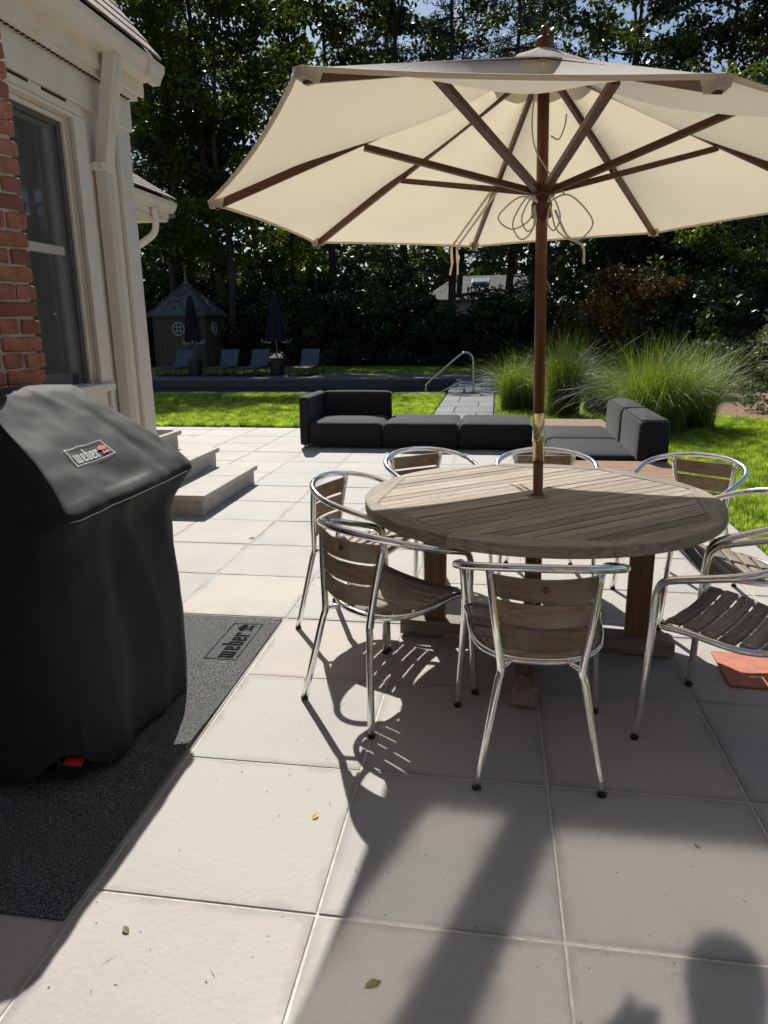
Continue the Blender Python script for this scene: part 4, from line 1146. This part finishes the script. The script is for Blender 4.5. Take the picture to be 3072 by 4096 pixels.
# ------------------------------------------------------------------ shed
SC = Vector((-11.68, 26.95, 0)); sr = 1.34; sh = empty('garden_shed', SC); setp(sh, 'small weathered wooden garden shed with pointed shingle roof', 'shed')
nf = 4; a_off = rad(-135)
def hexv(k, r): a = a_off+k*2*PI/nf; return Vector((r*math.cos(a), r*math.sin(a), 0))
for k in range(nf):
    p, q = hexv(k, sr), hexv(k+1, sr); d = (q-p); n_out = Vector((d.y, -d.x, 0)).normalized(); L_ = d.length; nb = 8
    for b4 in range(nb):
        a, c = p+d*(b4/nb), p+d*((b4+1)/nb); mid_ = (a+c)/2
        if n_out.dot(Vector((0, -1, 0))) < -.6 and b4 % 2: pass
        MB().box((0, 0, .93), (L_/nb-.012, .03, 1.86)).build('board', M['shed_board'], sh, mid_+n_out*.0+Vector((0, 0, .05)), (0, 0, math.atan2(d.y, d.x)))
    MB().box((0, 0, .93), (.09, .09, 1.9)).build('corner_post', M['shed_board'], sh, p*1.01+Vector((0, 0, .05)), (0, 0, math.atan2(p.y, p.x)))
    MB().box((0, 0, 0), (L_+.05, .05, .09)).build('top_plate', M['shed_board'], sh, (p+q)/2*1.03+Vector((0, 0, 1.92)), (0, 0, math.atan2(d.y, d.x)))
MB().prism([tuple(hexv(k, sr-.03)[:2]) for k in range(nf)], .0, 1.93).build('inner_wall', M['void'], sh)
er, ez, az_ = 1.60, 1.95, 3.14
for k in range(nf):
    p, q = hexv(k, er)+Vector((0, 0, ez)), hexv(k+1, er)+Vector((0, 0, ez)); ap = Vector((0, 0, az_))
    face = MB().add([p, q, ap, p-Vector((0, 0, .04)), q-Vector((0, 0, .04))], [(0, 1, 2), (4, 3, 0)+(1,) if False else (3, 4, 1, 0)]).build('roof_face', M['dark_trim'], sh)
    md = (p+q)/2; upv = (ap-md); Ls = upv.length; upv.normalize(); ex = (q-p).normalized()
    if upv.y < -.2 and False: continue
    nrm = ex.cross(upv)
    if nrm.y > .55: continue                           # back slopes are never seen
    rows_n = 11
    for r_ in range(rows_n):
        t0 = r_/rows_n; wrow = (q-p).length*(1-t0)
        nn = max(1, int(wrow/.155)); ww = wrow/nn
        for i_ in range(nn):
            base = md+upv*(Ls*t0-.02)+ex*(-wrow/2+(i_+.5)*ww)+nrm*.012
            shingle(face, base, ex, upv, ww*random.uniform(.93, 1.02), Ls/rows_n*1.35+random.uniform(-.01, .01), M['shed_shingle'], .012)
MB().lathe([(.14, -.03), (.10, .03), (.05, .08), (.035, .12), (.06, .15), (.06, .19), (.03, .22), (.022, .45), (.004, .64)], 14, (0, 0, az_)).build('finial', M['dark_trim'], sh, smooth=True)
def shed_window(k, f, z):
    p, q = hexv(k, sr), hexv(k+1, sr); d = q-p; n_out = Vector((d.y, -d.x, 0)).normalized()
    w = empty('window', p.lerp(q, f)+n_out*.02+Vector((0, 0, z)), math.atan2(d.y, d.x)); w.parent = sh
    o8 = [(.27*math.cos(PI/8+i*PI/4), .27*math.sin(PI/8+i*PI/4)) for i in range(8)]; i8 = [(x*.78, y*.78) for x, y in o8]
    m_ = MB(); vs = [(x, -.03, y) for x, y in o8]+[(x, -.03, y) for x, y in i8]+[(x, .01, y) for x, y in o8]+[(x, .01, y) for x, y in i8]; fs = []
    for i in range(8):
        j = (i+1) % 8; fs += [(i, j, 8+j, 8+i), (16+i, 16+j, j, i), (8+i, 8+j, 24+j, 24+i)]
    m_.add(vs, fs).build('frame', M['dark_trim'] if False else M['shed_board'], w)
    MB().add([(x, -.004, y) for x, y in i8], [tuple(range(8))]).build('pane', M['planter'], w)
    for s in (-.07, .07):
        MB().box((s, -.012, 0), (.02, .012, .38)).build('muntin', M['cream_trim'], w); MB().box((0, -.014, s), (.38, .012, .02)).build('muntin', M['cream_trim'], w)
    ring_o = [(x*1.0, y) for x, y in o8]
    m2 = MB(); m2.tube([(x*.9, -.034, y*.9) for x, y in o8], .02, 4, True).build('trim', M['cream_trim'], w)
for k in range(nf):
    d = hexv(k+1, 1)-hexv(k, 1); n_out = Vector((d.y, -d.x, 0)).normalized()
    if n_out.y < -.3 or n_out.x > .5: shed_window(k, .5, 1.45)

# ------------------------------------------------------------------ neighbour's house beyond the trees
nb = empty('neighbour_house', (0, 46, 0)); setp(nb, 'neighbouring house with grey shingle roof and skylight among the trees', 'house')
MB().box((0, 0, 1.4), (7.0, 6, 2.8)).build('wall', M['interior'], nb, (-.3, 2.5, 0))
m = MB(); m.add([(-2.0, -1.0, 2.98), (3.4, -1.0, 2.98), (3.0, 2.6, 4.55), (-2.6, 2.6, 4.55), (-4.6, -1.0, 3.0)], [(0, 1, 2, 3), (4, 0, 3)])
m.add([(-4.6, -1.0, 2.85), (3.4, -1.0, 2.85), (3.4, -1.0, 2.98), (-4.6, -1.0, 2.98)], [(0, 1, 2, 3)])
m.add([(-4.0, 6, 3.0), (3.4, 6, 3.0), (3.0, 2.6, 4.55), (-2.6, 2.6, 4.55)], [(3, 2, 1, 0)])
nr_ = m.build('roof', simple('asphalt_shingle', (.12, .115, .105), .9, var=.3, scale=8, bs=.6, bd=.03, bscale=30), nb)
MB().box((0, 0, 0), (1.05, .75, .16), M=Matrix.Rotation(math.atan2(1.57, 3.6), 3, 'X')).build('skylight', M['gutter'], nr_, (-1.05, 1.55, 4.12))
MB().box((0, 0, 0), (.95, .65, .02), M=Matrix.Rotation(math.atan2(1.57, 3.6), 3, 'X')).build('skylight_pane', metal('skylight_glass', (.6, .65, .7), .1), nr_, (-1.05, 1.51, 4.215))

# ------------------------------------------------------------------ plants
def rand_dirs(n): 
    v = RNG.normal(size=(n, 3)); return v/np.linalg.norm(v, axis=1, keepdims=True)
def leaf_quads(P, size, asp=.5, up_bias=.0, droop=0.0):
    """diamond leaves at points P"""
    n = len(P); d = rand_dirs(n); d[:, 2] = d[:, 2]*(1-up_bias)-droop; d /= np.linalg.norm(d, axis=1, keepdims=True)
    r = rand_dirs(n); s = np.cross(d, r); s /= np.linalg.norm(s, axis=1, keepdims=True)+1e-9
    L_ = (size*RNG.uniform(.65, 1.35, n))[:, None]
    v = np.stack([P-d*L_*.5, P+s*L_*asp*.5+d*L_*.05, P+d*L_*.5, P-s*L_*asp*.5+d*L_*.05], 1)
    return v.reshape(-1, 3)
def leaf_mesh(name, V_): return np_mesh(name, V_, np.arange(len(V_)).reshape(-1, 4))

def wood_tree(seed, H, base, spread, nl, lean=0.0, r0=.22):
    """trunk + limbs; returns MB and cluster centres"""
    rs = np.random.default_rng(seed); m_ = MB(); cl = []
    n = 9; tr = []; off = np.zeros(2); ang_ = rs.uniform(0, 6.28)
    for i in range(n+1):
        f = i/n; off = off+rs.normal(0, .10, 2)*(1 if i else 0)
        tr.append(Vector((off[0]+lean*f*H*math.cos(ang_), off[1]+lean*f*H*math.sin(ang_), H*.94*f)))
    m_.tube(catmull(tr, 3), [r0*(1-.86*(k/(3*n))**.8)*(1.35 if k == 0 else 1) for k in range(3*n+1)], 8)
    for k in range(nl):
        f = base/H+(0.97-base/H)*(k+.5)/nl; i = min(n-1, int(f*n)); p = tr[i].lerp(tr[i+1], f*n-i)
        a = k*2.4+rs.uniform(-.5, .5); L_ = spread*(1.05-.65*((f-base/H)/(1-base/H))**1.4)*rs.uniform(.7, 1.15)
        rise = rs.uniform(.15, .75)
        pts = [p]
        for s_ in range(1, 6):
            t = s_/5; pts.append(p+Vector((math.cos(a)*L_*t, math.sin(a)*L_*t, L_*rise*t**1.2))+Vector(rs.normal(0, .09*L_*.35, 3)))
            a += rs.normal(0, .18)
        rr = max(.03, r0*.42*(1-f*.6))
        m_.tube(catmull(pts, 2), [rr*(1-.85*q/10) for q in range(11)], 5)
        for s_ in range(2, 6):
            cl.append((np.array(pts[s_]), .75+.35*(s_/5)))
            for b5 in range(2):
                e = pts[s_]+Vector((rs.normal(0, .8), rs.normal(0, .8), rs.uniform(-.2, .9)))*(.55+.18*L_)*.8
                m_.tube([pts[s_], pts[s_].lerp(e, .5)+Vector(rs.normal(0, .06, 3)), e], [rr*.4, rr*.28, .012], 4)
                cl.append((np.array(e), .8))
    cl.append((np.array(tr[-1]), 1.0))
    return m_, cl
def crown_pts(cl, n, rad_=.75):
    C_ = np.array([c for c, _ in cl]); w = np.array([s for _, s in cl])
    k = RNG.choice(len(C_), n, p=w/w.sum())
    d = rand_dirs(n)*(RNG.uniform(0, 1, n)**.45)[:, None]*rad_*w[k][:, None]
    d[:, 2] *= .7
    return C_[k]+d
protos = {}
for key, args in dict(oak_a=(11, 19, 5.5, 4.2, 15, .02, .25), oak_b=(12, 21, 7.5, 3.6, 14, .05, .22), oak_c=(13, 17, 4.0, 3.8, 15, .09, .20), maple_a=(14, 15, 3.2, 3.6, 16, .02, .17), maple_b=(15, 13, 2.6, 3.2, 15, .05, .14)).items():
    wb_, cl = wood_tree(*args)
    nleaf = 8200
    Vq = leaf_quads(crown_pts(cl, nleaf, .66 if 'oak' in key else .62), .22 if 'oak' in key else .21, .62)
    a = wb_.mesh('trunk'); a.materials.append(M['bark']); a.polygons.foreach_set('use_smooth', np.ones(len(a.polygons), bool))
    b_ = leaf_mesh('crown', Vq); b_.materials.append(LM['oak' if 'oak' in key else 'maple'])
    protos[key] = (a, b_)
def pine(seed, H, base, spread, r0):
    rs = np.random.default_rng(seed); m_ = MB()
    tr = [Vector((rs.normal(0, .05), rs.normal(0, .05), H*i/8)) for i in range(9)]
    m_.tube(catmull(tr, 3), [r0*(1-.9*k/24) for k in range(25)], 8); P = []
    z = base*.55
    while z < H-.3:
        f = max(0, (z-base)/(H-base)); nb_ = 5 if z > base else 2
        for k in range(nb_):
            a = rs.uniform(0, 6.28); L_ = spread*(1-f)**.75*rs.uniform(.65, 1.1)+.25
            p = Vector((0, 0, z)); pts = [p+Vector((math.cos(a)*L_*t, math.sin(a)*L_*t, L_*(.22*t-.30*t*t)+rs.normal(0, .03))) for t in (0, .25, .5, .75, 1)]
            m_.tube(pts, [.045*(1-f*.6), .035, .025, .016, .008], 4)
            if z > base*.9 or rs.random() < .3:
                for t in np.linspace(.3, 1, 9):
                    q = pts[0].lerp(pts[-1], t); q.z = pts[min(4, int(t*4))].z
                    for _ in range(2):
                        P.append(np.array(q)+rs.normal(0, 1, 3)*np.array([.22, .22, .10])*(.6+.5*L_/spread))
        z += rs.uniform(.45, .7)
    P = np.array(P); k = RNG.integers(0, len(P), 13000)
    Q = P[k]+rand_dirs(13000)*RNG.uniform(0, .26, 13000)[:, None]
    return m_, leaf_quads(Q, .27, .16, .3)
for key, args in dict(pine_a=(21, 21, 5.0, 3.2, .24), pine_b=(22, 18, 3.5, 3.0, .20)).items():
    wb_, Vq = pine(*args); a = wb_.mesh('trunk'); a.materials.append(M['bark']); b_ = leaf_mesh('crown', Vq); b_.materials.append(LM['pine']); protos[key] = (a, b_)
# understory shrubs
def shrub(n, rx, rz_, seed, leaf, asp=.42):
    rs = np.random.default_rng(seed); C_ = []
    for _ in range(46):
        d = rs.normal(size=3); d /= np.linalg.norm(d); q = rs.uniform(.35, 1)**.5
        C_.append((np.array([d[0]*rx*q, d[1]*rx*q, abs(d[2])*rz_*q*rs.uniform(.8, 1.1)+.15]), rs.uniform(.6, 1.2)))
    P = crown_pts(C_, n, .42*rx/1.5)
    P[:, 2] = np.maximum(P[:, 2], .03)
    wd = MB()
    for c_, _ in C_[::3]:
        e = Vector(c_); wd.tube([Vector((rs.normal(0, .12), rs.normal(0, .12), 0)), e*.5+Vector((0, 0, -.1)), e], [.04, .025, .008], 4)
    return wd, leaf_quads(P, leaf, asp)
for key, (n, rx, rz_, sd_, lf) in dict(sh_a=(9000, 1.7, 2.6, 31, .16), sh_b=(8000, 1.5, 3.6, 32, .15), sh_c=(6000, 1.3, 1.6, 33, .14)).items():
    wd, Vq = shrub(n, rx, rz_, sd_, lf); a = wd.mesh('stems'); a.materials.append(M['bark']); b_ = leaf_mesh('foliage', Vq); b_.materials.append(LM['rhodo']); protos[key] = (a, b_)
def bush(kind, x, y, s, label, mat=None, sz=None, group='dark shrubs at the edge of the wood'):
    a, b_ = protos[kind]; o = empty('shrub', (x, y, -.03), RNG.uniform(0, 6.28)); o.scale = (s, s, sz or s); setp(o, label, 'shrub', group)
    link('stems', a, None, o); f = link('foliage', b_, None, o)
    if mat:
        f.material_slots[0].link = 'OBJECT'; f.material_slots[0].material = mat
    return o
def tree(kind, x, y, s, label, rot=None, group='trees of the wood behind the pool', name=None, sz=None):
    a, b_ = protos[kind]
    o = empty(name or ('pine_tree' if 'pine' in kind else 'oak_tree' if 'oak' in kind else 'maple_tree'), (x, y, -.05), RNG.uniform(0, 6.28) if rot is None else rot)
    o.scale = (s, s, sz or s); setp(o, label, 'tree', group)
    link('trunk', a, None, o); link('crown', b_, None, o); return o
# trees that the photograph lets one single out
tree('pine_a', -14.6, 33, .95, 'tall dark pine with straight trunk right of the house eave', .3)
tree('maple_a', -17.2, 34, 1.0, 'leafy tree with pale sky gaps just behind the lower wing roof')
tree('oak_b', -20.5, 38, 1.0, 'dark trunked oak rising above the roof at upper left')
tree('oak_b', -7.9, 37, 1.05, 'leaning dark oak behind the left tip of the cream umbrella', 1.0)
tree('maple_a', -10.0, 36, 1.15, 'bright leaved maple between the dark trees left of the umbrella')
tree('pine_b', -2.0, 33, 1.05, 'dark pine whose trunk shows left of the neighbour house roof', 2.0)
tree('pine_a', .62, 35, .9, 'slender pine trunk standing in front of the neighbour house roof', 1.2)
tree('oak_a', 8.3, 33, .95, 'thick trunked oak at the right behind the russet tree', 4.0)
tree('oak_c', 10.2, 32, .85, 'dark oak at the far right with forked limbs under the sky')
tree('maple_b', -12.3, 31.5, .9, 'small bright maple right behind the shed')
tree('oak_a', -4.6, 38, 1.1, 'broad dark oak above the middle of the umbrella canopy', 2.2)
tree('oak_c', 4.6, 36, 1.15, 'dense oak behind the umbrella finial to its right', .7)
tree('pine_b', 13.6, 30, 1.05, 'drooping pine at the upper right corner')
tree('pine_a', 1.9, 40, 1.1, 'open crowned pine left of the umbrella finial')
tree('oak_a', -11.4, 30.0, .98, 'dark oak shading the lawn, standing behind the shed roof', 1.9)
tree('maple_a', -10.6, 28.9, 1.1, 'dense maple just right of the shed, shading the lawn')
tree('maple_a', -13.1, 29.2, 1.12, 'dense maple just left of the shed, shading the lawn')
bush('sh_b', 6.4, 34, 2.3, 'very tall dark shrub behind the thin trunked tree at right', group='tall shrubs filling the wood')
bush('sh_b', 8.6, 36, 2.4, 'very tall dark shrub behind the thick trunked oak at right', group='tall shrubs filling the wood')
tree('maple_b', 6.3, 21.8, .62, 'thin dark trunked tree right of the russet tree', .5)
k = 0
for x, y, kind, s in ((-24, 36, 'oak_a', 1), (-17.8, 41, 'pine_a', 1.0), (-13.6, 42, 'oak_a', 1.05), (-6.4, 44, 'pine_b', 1.2), (-2.4, 46, 'oak_b', 1.05), (7.1, 43, 'oak_b', 1.1),
                      (12.6, 38, 'oak_a', 1.0), (3.4, 49, 'oak_c', 1.2), (17, 41, 'oak_b', 1.1), (-29, 44, 'oak_a', 1.2)):
    tree(kind, x, y, s, 'tall tree deep in the dark wood behind the pool and shed')
for i in range(22):
    x = -20+i*1.45+RNG.uniform(-.4, .4)
    if -13.6 < x < -9.6: y = 29.6+RNG.uniform(0, .8)
    else: y = 27.6+RNG.uniform(0, 1.4)
    bush(('sh_a', 'sh_c', 'sh_a')[i % 3] if x > -4.5 and x < 3.5 else ('sh_a', 'sh_b', 'sh_b')[i % 3], x, y, RNG.uniform(.9, 1.25), 'dark evergreen shrub in the hedge at the edge of the wood')
for i in range(16):
    x = -24+i*2.5+RNG.uniform(-.6, .6)
    if -4 < x < 3.5: continue
    bush('sh_b', x, 31.5+RNG.uniform(0, 2), RNG.uniform(1.2, 1.7), 'tall dark shrub filling the wood behind the hedge', group='tall shrubs filling the wood')
# right-hand shrubbery
for x, y, s, kd, lab in ((5.9, 19.5, 1.0, 'sh_a', 'dark glossy shrub behind the grasses below the russet tree'), (8.2, 18.5, 1.05, 'sh_a', 'dark shrub with pale tips at the right under the big trunk'),
                         (10.3, 17.0, 1.15, 'sh_b', 'tall dark shrub at the right edge behind the mulch bed'), (4.2, 21.5, .95, 'sh_a', 'dark rounded shrub between path end and russet tree'), (7.4, 22.5, 1.3, 'sh_b', 'tall dark shrub in the gap right of the russet tree'), (9.9, 22.5, 1.4, 'sh_b', 'tall shadowy shrub beneath the forked oak')):
    bush(kd, x, y, s, lab, group='shrubs right of the pool')
bush('sh_c', 4.75, 17.6, .75, 'pale leaved low shrub in the mulch bed', LM['pale'], group='shrubs right of the pool')
# russet dogwood
wd, cl = wood_tree(41, 4.6, 1.5, 2.6, 9, .04, .11)
Vq = leaf_quads(crown_pts(cl, 7000, .55), .17, .6, 0, .2)
a = wd.mesh('trunk'); a.materials.append(M['bark']); b_ = leaf_mesh('crown', Vq); b_.materials.append(LM['dogwood']); protos['dogwood'] = (a, b_)
tree('dogwood', 3.45, 20.2, .62, 'small tree with russet and gold autumn leaves at right', 2.6, 'small garden trees', 'dogwood_tree')
# pale feathery conifer cut by the right edge
rs = np.random.default_rng(5); P = []
for _ in range(260):
    z = rs.uniform(.1, 3.4); r_ = 1.25*(1-z/3.8)*rs.uniform(.5, 1.0); a_ = rs.uniform(0, 6.28); P.append([r_*math.cos(a_), r_*math.sin(a_), z-.15*r_])
P = np.array(P); kk = RNG.integers(0, len(P), 9000); Q = P[kk]+rand_dirs(9000)*RNG.uniform(0, .22, 9000)[:, None]*np.array([1, 1, .45])
cf = empty('feathery_conifer', (5.15, 13.0, -.02)); setp(cf, 'pale feathery evergreen cut off by the right edge of the frame', 'shrub')
MB().tube([(0, 0, 0), (0, 0, 3.2)], [.07, .01], 6).build('trunk', M['bark'], cf)
b_ = leaf_mesh('crown', leaf_quads(Q, .10, .3)); link('crown', b_, LM['pale'], cf)

# ornamental grasses: arching ribbons
def reed_mesh(n, h, spread, seed, base_r):
    rs = np.random.default_rng(seed); k = 7
    a = rs.uniform(0, 2*PI, n); br = base_r*np.sqrt(rs.uniform(0, 1, n)); ba = rs.uniform(0, 2*PI, n)
    H_ = h*rs.uniform(.55, 1.05, n); out = spread*rs.uniform(.1, 1.0, n)*H_/h*1.35; dr = rs.uniform(.1, .95, n)*out
    w = rs.uniform(.0016, .0036, n)
    t = np.linspace(0, 1, k)[None, :]
    cx_ = (br*np.cos(ba))[:, None]+np.cos(a)[:, None]*out[:, None]*t**1.65
    cy_ = (br*np.sin(ba))[:, None]+np.sin(a)[:, None]*out[:, None]*t**1.65
    cz = H_[:, None]*(t-.0*t)-dr[:, None]*t**3.2
    px, py = -np.sin(a)[:, None], np.cos(a)[:, None]; ww = w[:, None]*(1-t**2*.92)
    tw = rs.uniform(-.6, .6, n)[:, None]
    L_ = np.stack([cx_-px*ww, cy_-py*ww, cz-ww*tw], 2); R_ = np.stack([cx_+px*ww, cy_+py*ww, cz+ww*tw], 2)
    v = np.stack([L_, R_], 2).reshape(n, k*2, 3)
    idx = np.array([[2*i, 2*i+1, 2*i+3, 2*i+2] for i in range(k-1)])
    f = (np.arange(n)[:, None, None]*(2*k)+idx[None]).reshape(-1, 4)
    return np_mesh('ornamental_grass', v.reshape(-1, 3), f)
for x, y, h_, sp, n, br, lab in ((.42, 12.9, 1.15, .75, 1700, .30, 'leftmost clump of tall arching ornamental grass beside the path'), (1.12, 12.0, 1.5, .85, 1700, .26, 'tall ornamental grass clump with dry tan blades behind the umbrella pole'),
                                 (1.78, 12.5, .95, .8, 1200, .27, 'smaller ornamental grass clump between two taller ones'), (2.15, 10.15, 1.45, 1.15, 2600, .40, 'largest ornamental grass clump right behind the sofa back'), (2.75, 10.6, 1.4, 1.05, 1700, .32, 'rightmost ornamental grass clump leaning over the mulch')):
    o = link('ornamental_grass', reed_mesh(n, h_, sp, int(x*100), br), LM['reed'], None, (x, y, -.01)); setp(o, lab, 'grass clump', 'ornamental grasses')
# distant wall of woods closing the gaps
n = 26000
P = np.c_[RNG.uniform(-60, 50, n), RNG.uniform(56, 66, n), RNG.uniform(0, 1, n)**.8*12.5]
P[:, 2] *= .75+.25*np.sin(P[:, 0]*.35)+.12*np.sin(P[:, 0]*.9)
fwd = link('far_woods', leaf_mesh('far_woods', leaf_quads(P, .85, .7)), LM['oak']); setp(fwd, 'dark mass of distant woods closing the view', 'woods', kind='stuff')

# ------------------------------------------------------------------ fallen leaves and twigs
def fallen(name, x, y, s, mat, label, rz_):
    m_ = MB(); pts = [(-.5, 0, .004), (-.25, .2, .10), (.1, .26, .16), (.5, 0, .05), (.1, -.26, .12), (-.25, -.2, .07)]
    m_.add([(p[0]*s, p[1]*s, p[2]*s*.8+.0015) for p in pts]+[(-.2*s, 0, .02*s+.0015), (.15*s, 0, .05*s+.0015), (-.75*s, .03*s, .002)], [(0, 6, 1), (1, 6, 7, 2), (2, 7, 3), (3, 7, 4), (4, 7, 6, 5), (5, 6, 0), (0, 8, 6)])
    setp(m_.build(name, mat, None, (x, y, .0015), (0, 0, rz_)), label, 'leaf')
fallen('fallen_leaf', -.745, 2.64, .036, M['dead_leaf'], 'curled brown fallen leaf on the slab near the mat corner', .9)
fallen('fallen_leaf', -.50, 1.80, .03, M['yellow_leaf'], 'yellow fallen leaf at the edge of the chair shadow', 1.2)
fallen('fallen_leaf', -.235, 1.262, .042, M['olive_leaf'], 'olive fallen leaf at the bottom of the frame', .6)
fallen('fallen_leaf', .60, 1.82, .026, M['dead_leaf'], 'tiny brown leaf on the shaded slab at right', 2.0)
fallen('fallen_leaf', -.862, 1.327, .03, M['olive_leaf'], 'small dark curled leaf beside the mat near corner', 2.4)
fallen('fallen_leaf', -1.66, 4.62, .05, M['olive_leaf'], 'small leaf on the sunlit slabs below the steps', .3)
debris = MB()
for _ in range(420):
    x, y = RNG.uniform(-1.0, 1.7), RNG.uniform(1.0, 3.2)
    if RNG.random() < .45: x, y = RNG.uniform(-3, 1.7), RNG.uniform(2.5, 10)
    a_ = RNG.uniform(0, PI); s_ = RNG.uniform(.002, .006) if RNG.random() < .8 else RNG.uniform(.01, .03)
    w_ = .0014 if s_ < .01 else .0005
    dx, dy = math.cos(a_)*s_, math.sin(a_)*s_
    debris.add([(x-dx, y-dy, .0019), (x+dy*w_/s_, y-dx*w_/s_, .0021), (x+dx, y+dy, .0019), (x-dy*w_/s_, y+dx*w_/s_, .0021)], [(0, 1, 2, 3)])
setp(debris.build('leaf_litter', M['bark']), 'scattered specks and pine needles on the patio slabs', 'litter', kind='stuff')

# ------------------------------------------------------------------ the photographer, whose shadow falls on the slabs
def person():
    J = {'pelvis': (0, 0, .93, .135, .105), 'waist': (0, .01, 1.08, .125, .095), 'chest': (0, .0, 1.30, .155, .11), 'neck0': (0, -.01, 1.44, .075, .065), 'neck': (0, .0, 1.50, .055, .055),
         'head0': (0, .015, 1.57, .075, .085), 'head1': (0, .01, 1.66, .08, .095), 'head2': (0, 0, 1.73, .05, .06)}
    E_ = [('pelvis', 'waist'), ('waist', 'chest'), ('chest', 'neck0'), ('neck0', 'neck'), ('neck', 'head0'), ('head0', 'head1'), ('head1', 'head2')]
    for t, s_ in (('L', -1), ('R', 1)):
        J.update({'sh'+t: (s_*.185, -.01, 1.39, .06, .06), 'el'+t: (s_*.25, .10, 1.14, .045, .045), 'wr'+t: (s_*.13, .20, 1.30, .03, .03),
                  'hip'+t: (s_*.095, 0, .88, .095, .095), 'kn'+t: (s_*.10, .02, .49, .062, .062), 'an'+t: (s_*.10, -.01, .09, .042, .042), 'to'+t: (s_*.12, .16, .035, .04, .032)})
        E_ += [('chest', 'sh'+t), ('sh'+t, 'el'+t), ('el'+t, 'wr'+t), ('pelvis', 'hip'+t), ('hip'+t, 'kn'+t), ('kn'+t, 'an'+t), ('an'+t, 'to'+t)]
        base = Vector(J['wr'+t][:3])
        for q in range(5):
            a = Vector((-s_*(.02+.004*q), .012+.0*q, .03-.022*(q-1)))
            J['f%s%d0' % (t, q)] = (*(base+Vector((-s_*.012, .012, .018-.014*q))), .012, .012)
            J['f%s%d1' % (t, q)] = (*(base+Vector((-s_*(.05 if q else .02), .03, .035-.022*q))), .009, .009)
            J['f%s%d2' % (t, q)] = (*(base+Vector((-s_*(.085 if q else .035), .026, .04-.022*q))), .008, .008)
            E_ += [('wr'+t, 'f%s%d0' % (t, q)), ('f%s%d0' % (t, q), 'f%s%d1' % (t, q)), ('f%s%d1' % (t, q), 'f%s%d2' % (t, q))]
    ks = list(J); me = bpy.data.meshes.new('person')
    me.from_pydata([J[k][:3] for k in ks], [(ks.index(a), ks.index(b_)) for a, b_ in E_], [])
    o = bpy.data.objects.new('person', me); COL.objects.link(o)
    sk = o.modifiers.new('skin', 'SKIN'); sk.use_smooth_shade = True
    for i_, k in enumerate(ks):
        me.skin_vertices[0].data[i_].radius = (J[k][3]*1.1, J[k][4]*1.1)
    me.skin_vertices[0].data[0].use_root = True
    o.modifiers.new('sub', 'SUBSURF').levels = 1; o.modifiers['sub'].render_levels = 2
    me.materials.append(fabric('dark_clothes', (.05, .05, .06)))
    return o
pn = person(); pn.location = (-.02, -.27, 0); pn.scale = (1.1, 1, 1); setp(pn, 'person in dark clothes taking the picture, seen only as a shadow on the slabs', 'person')

ORD = 'first second third fourth fifth sixth seventh eighth ninth tenth eleventh twelfth thirteenth fourteenth fifteenth sixteenth seventeenth eighteenth nineteenth twentieth twenty-first twenty-second twenty-third twenty-fourth'.split()
for lab, new in (('dark evergreen shrub in the hedge at the edge of the wood', 'dark evergreen hedge shrub at the edge of the wood, %s from the left'),
                 ('tall tree deep in the dark wood behind the pool and shed', 'tall tree deep in the dark wood, %s from the left of the rear trees'),
                 ('tall dark shrub filling the wood behind the hedge', 'tall dark shrub behind the hedge, %s from the left of its row')):
    obs = sorted([o for o in COL.objects if o.get('label') == lab], key=lambda o: o.location.x/o.location.y)
    for o, w_ in zip(obs, ORD): o['label'] = new % w_
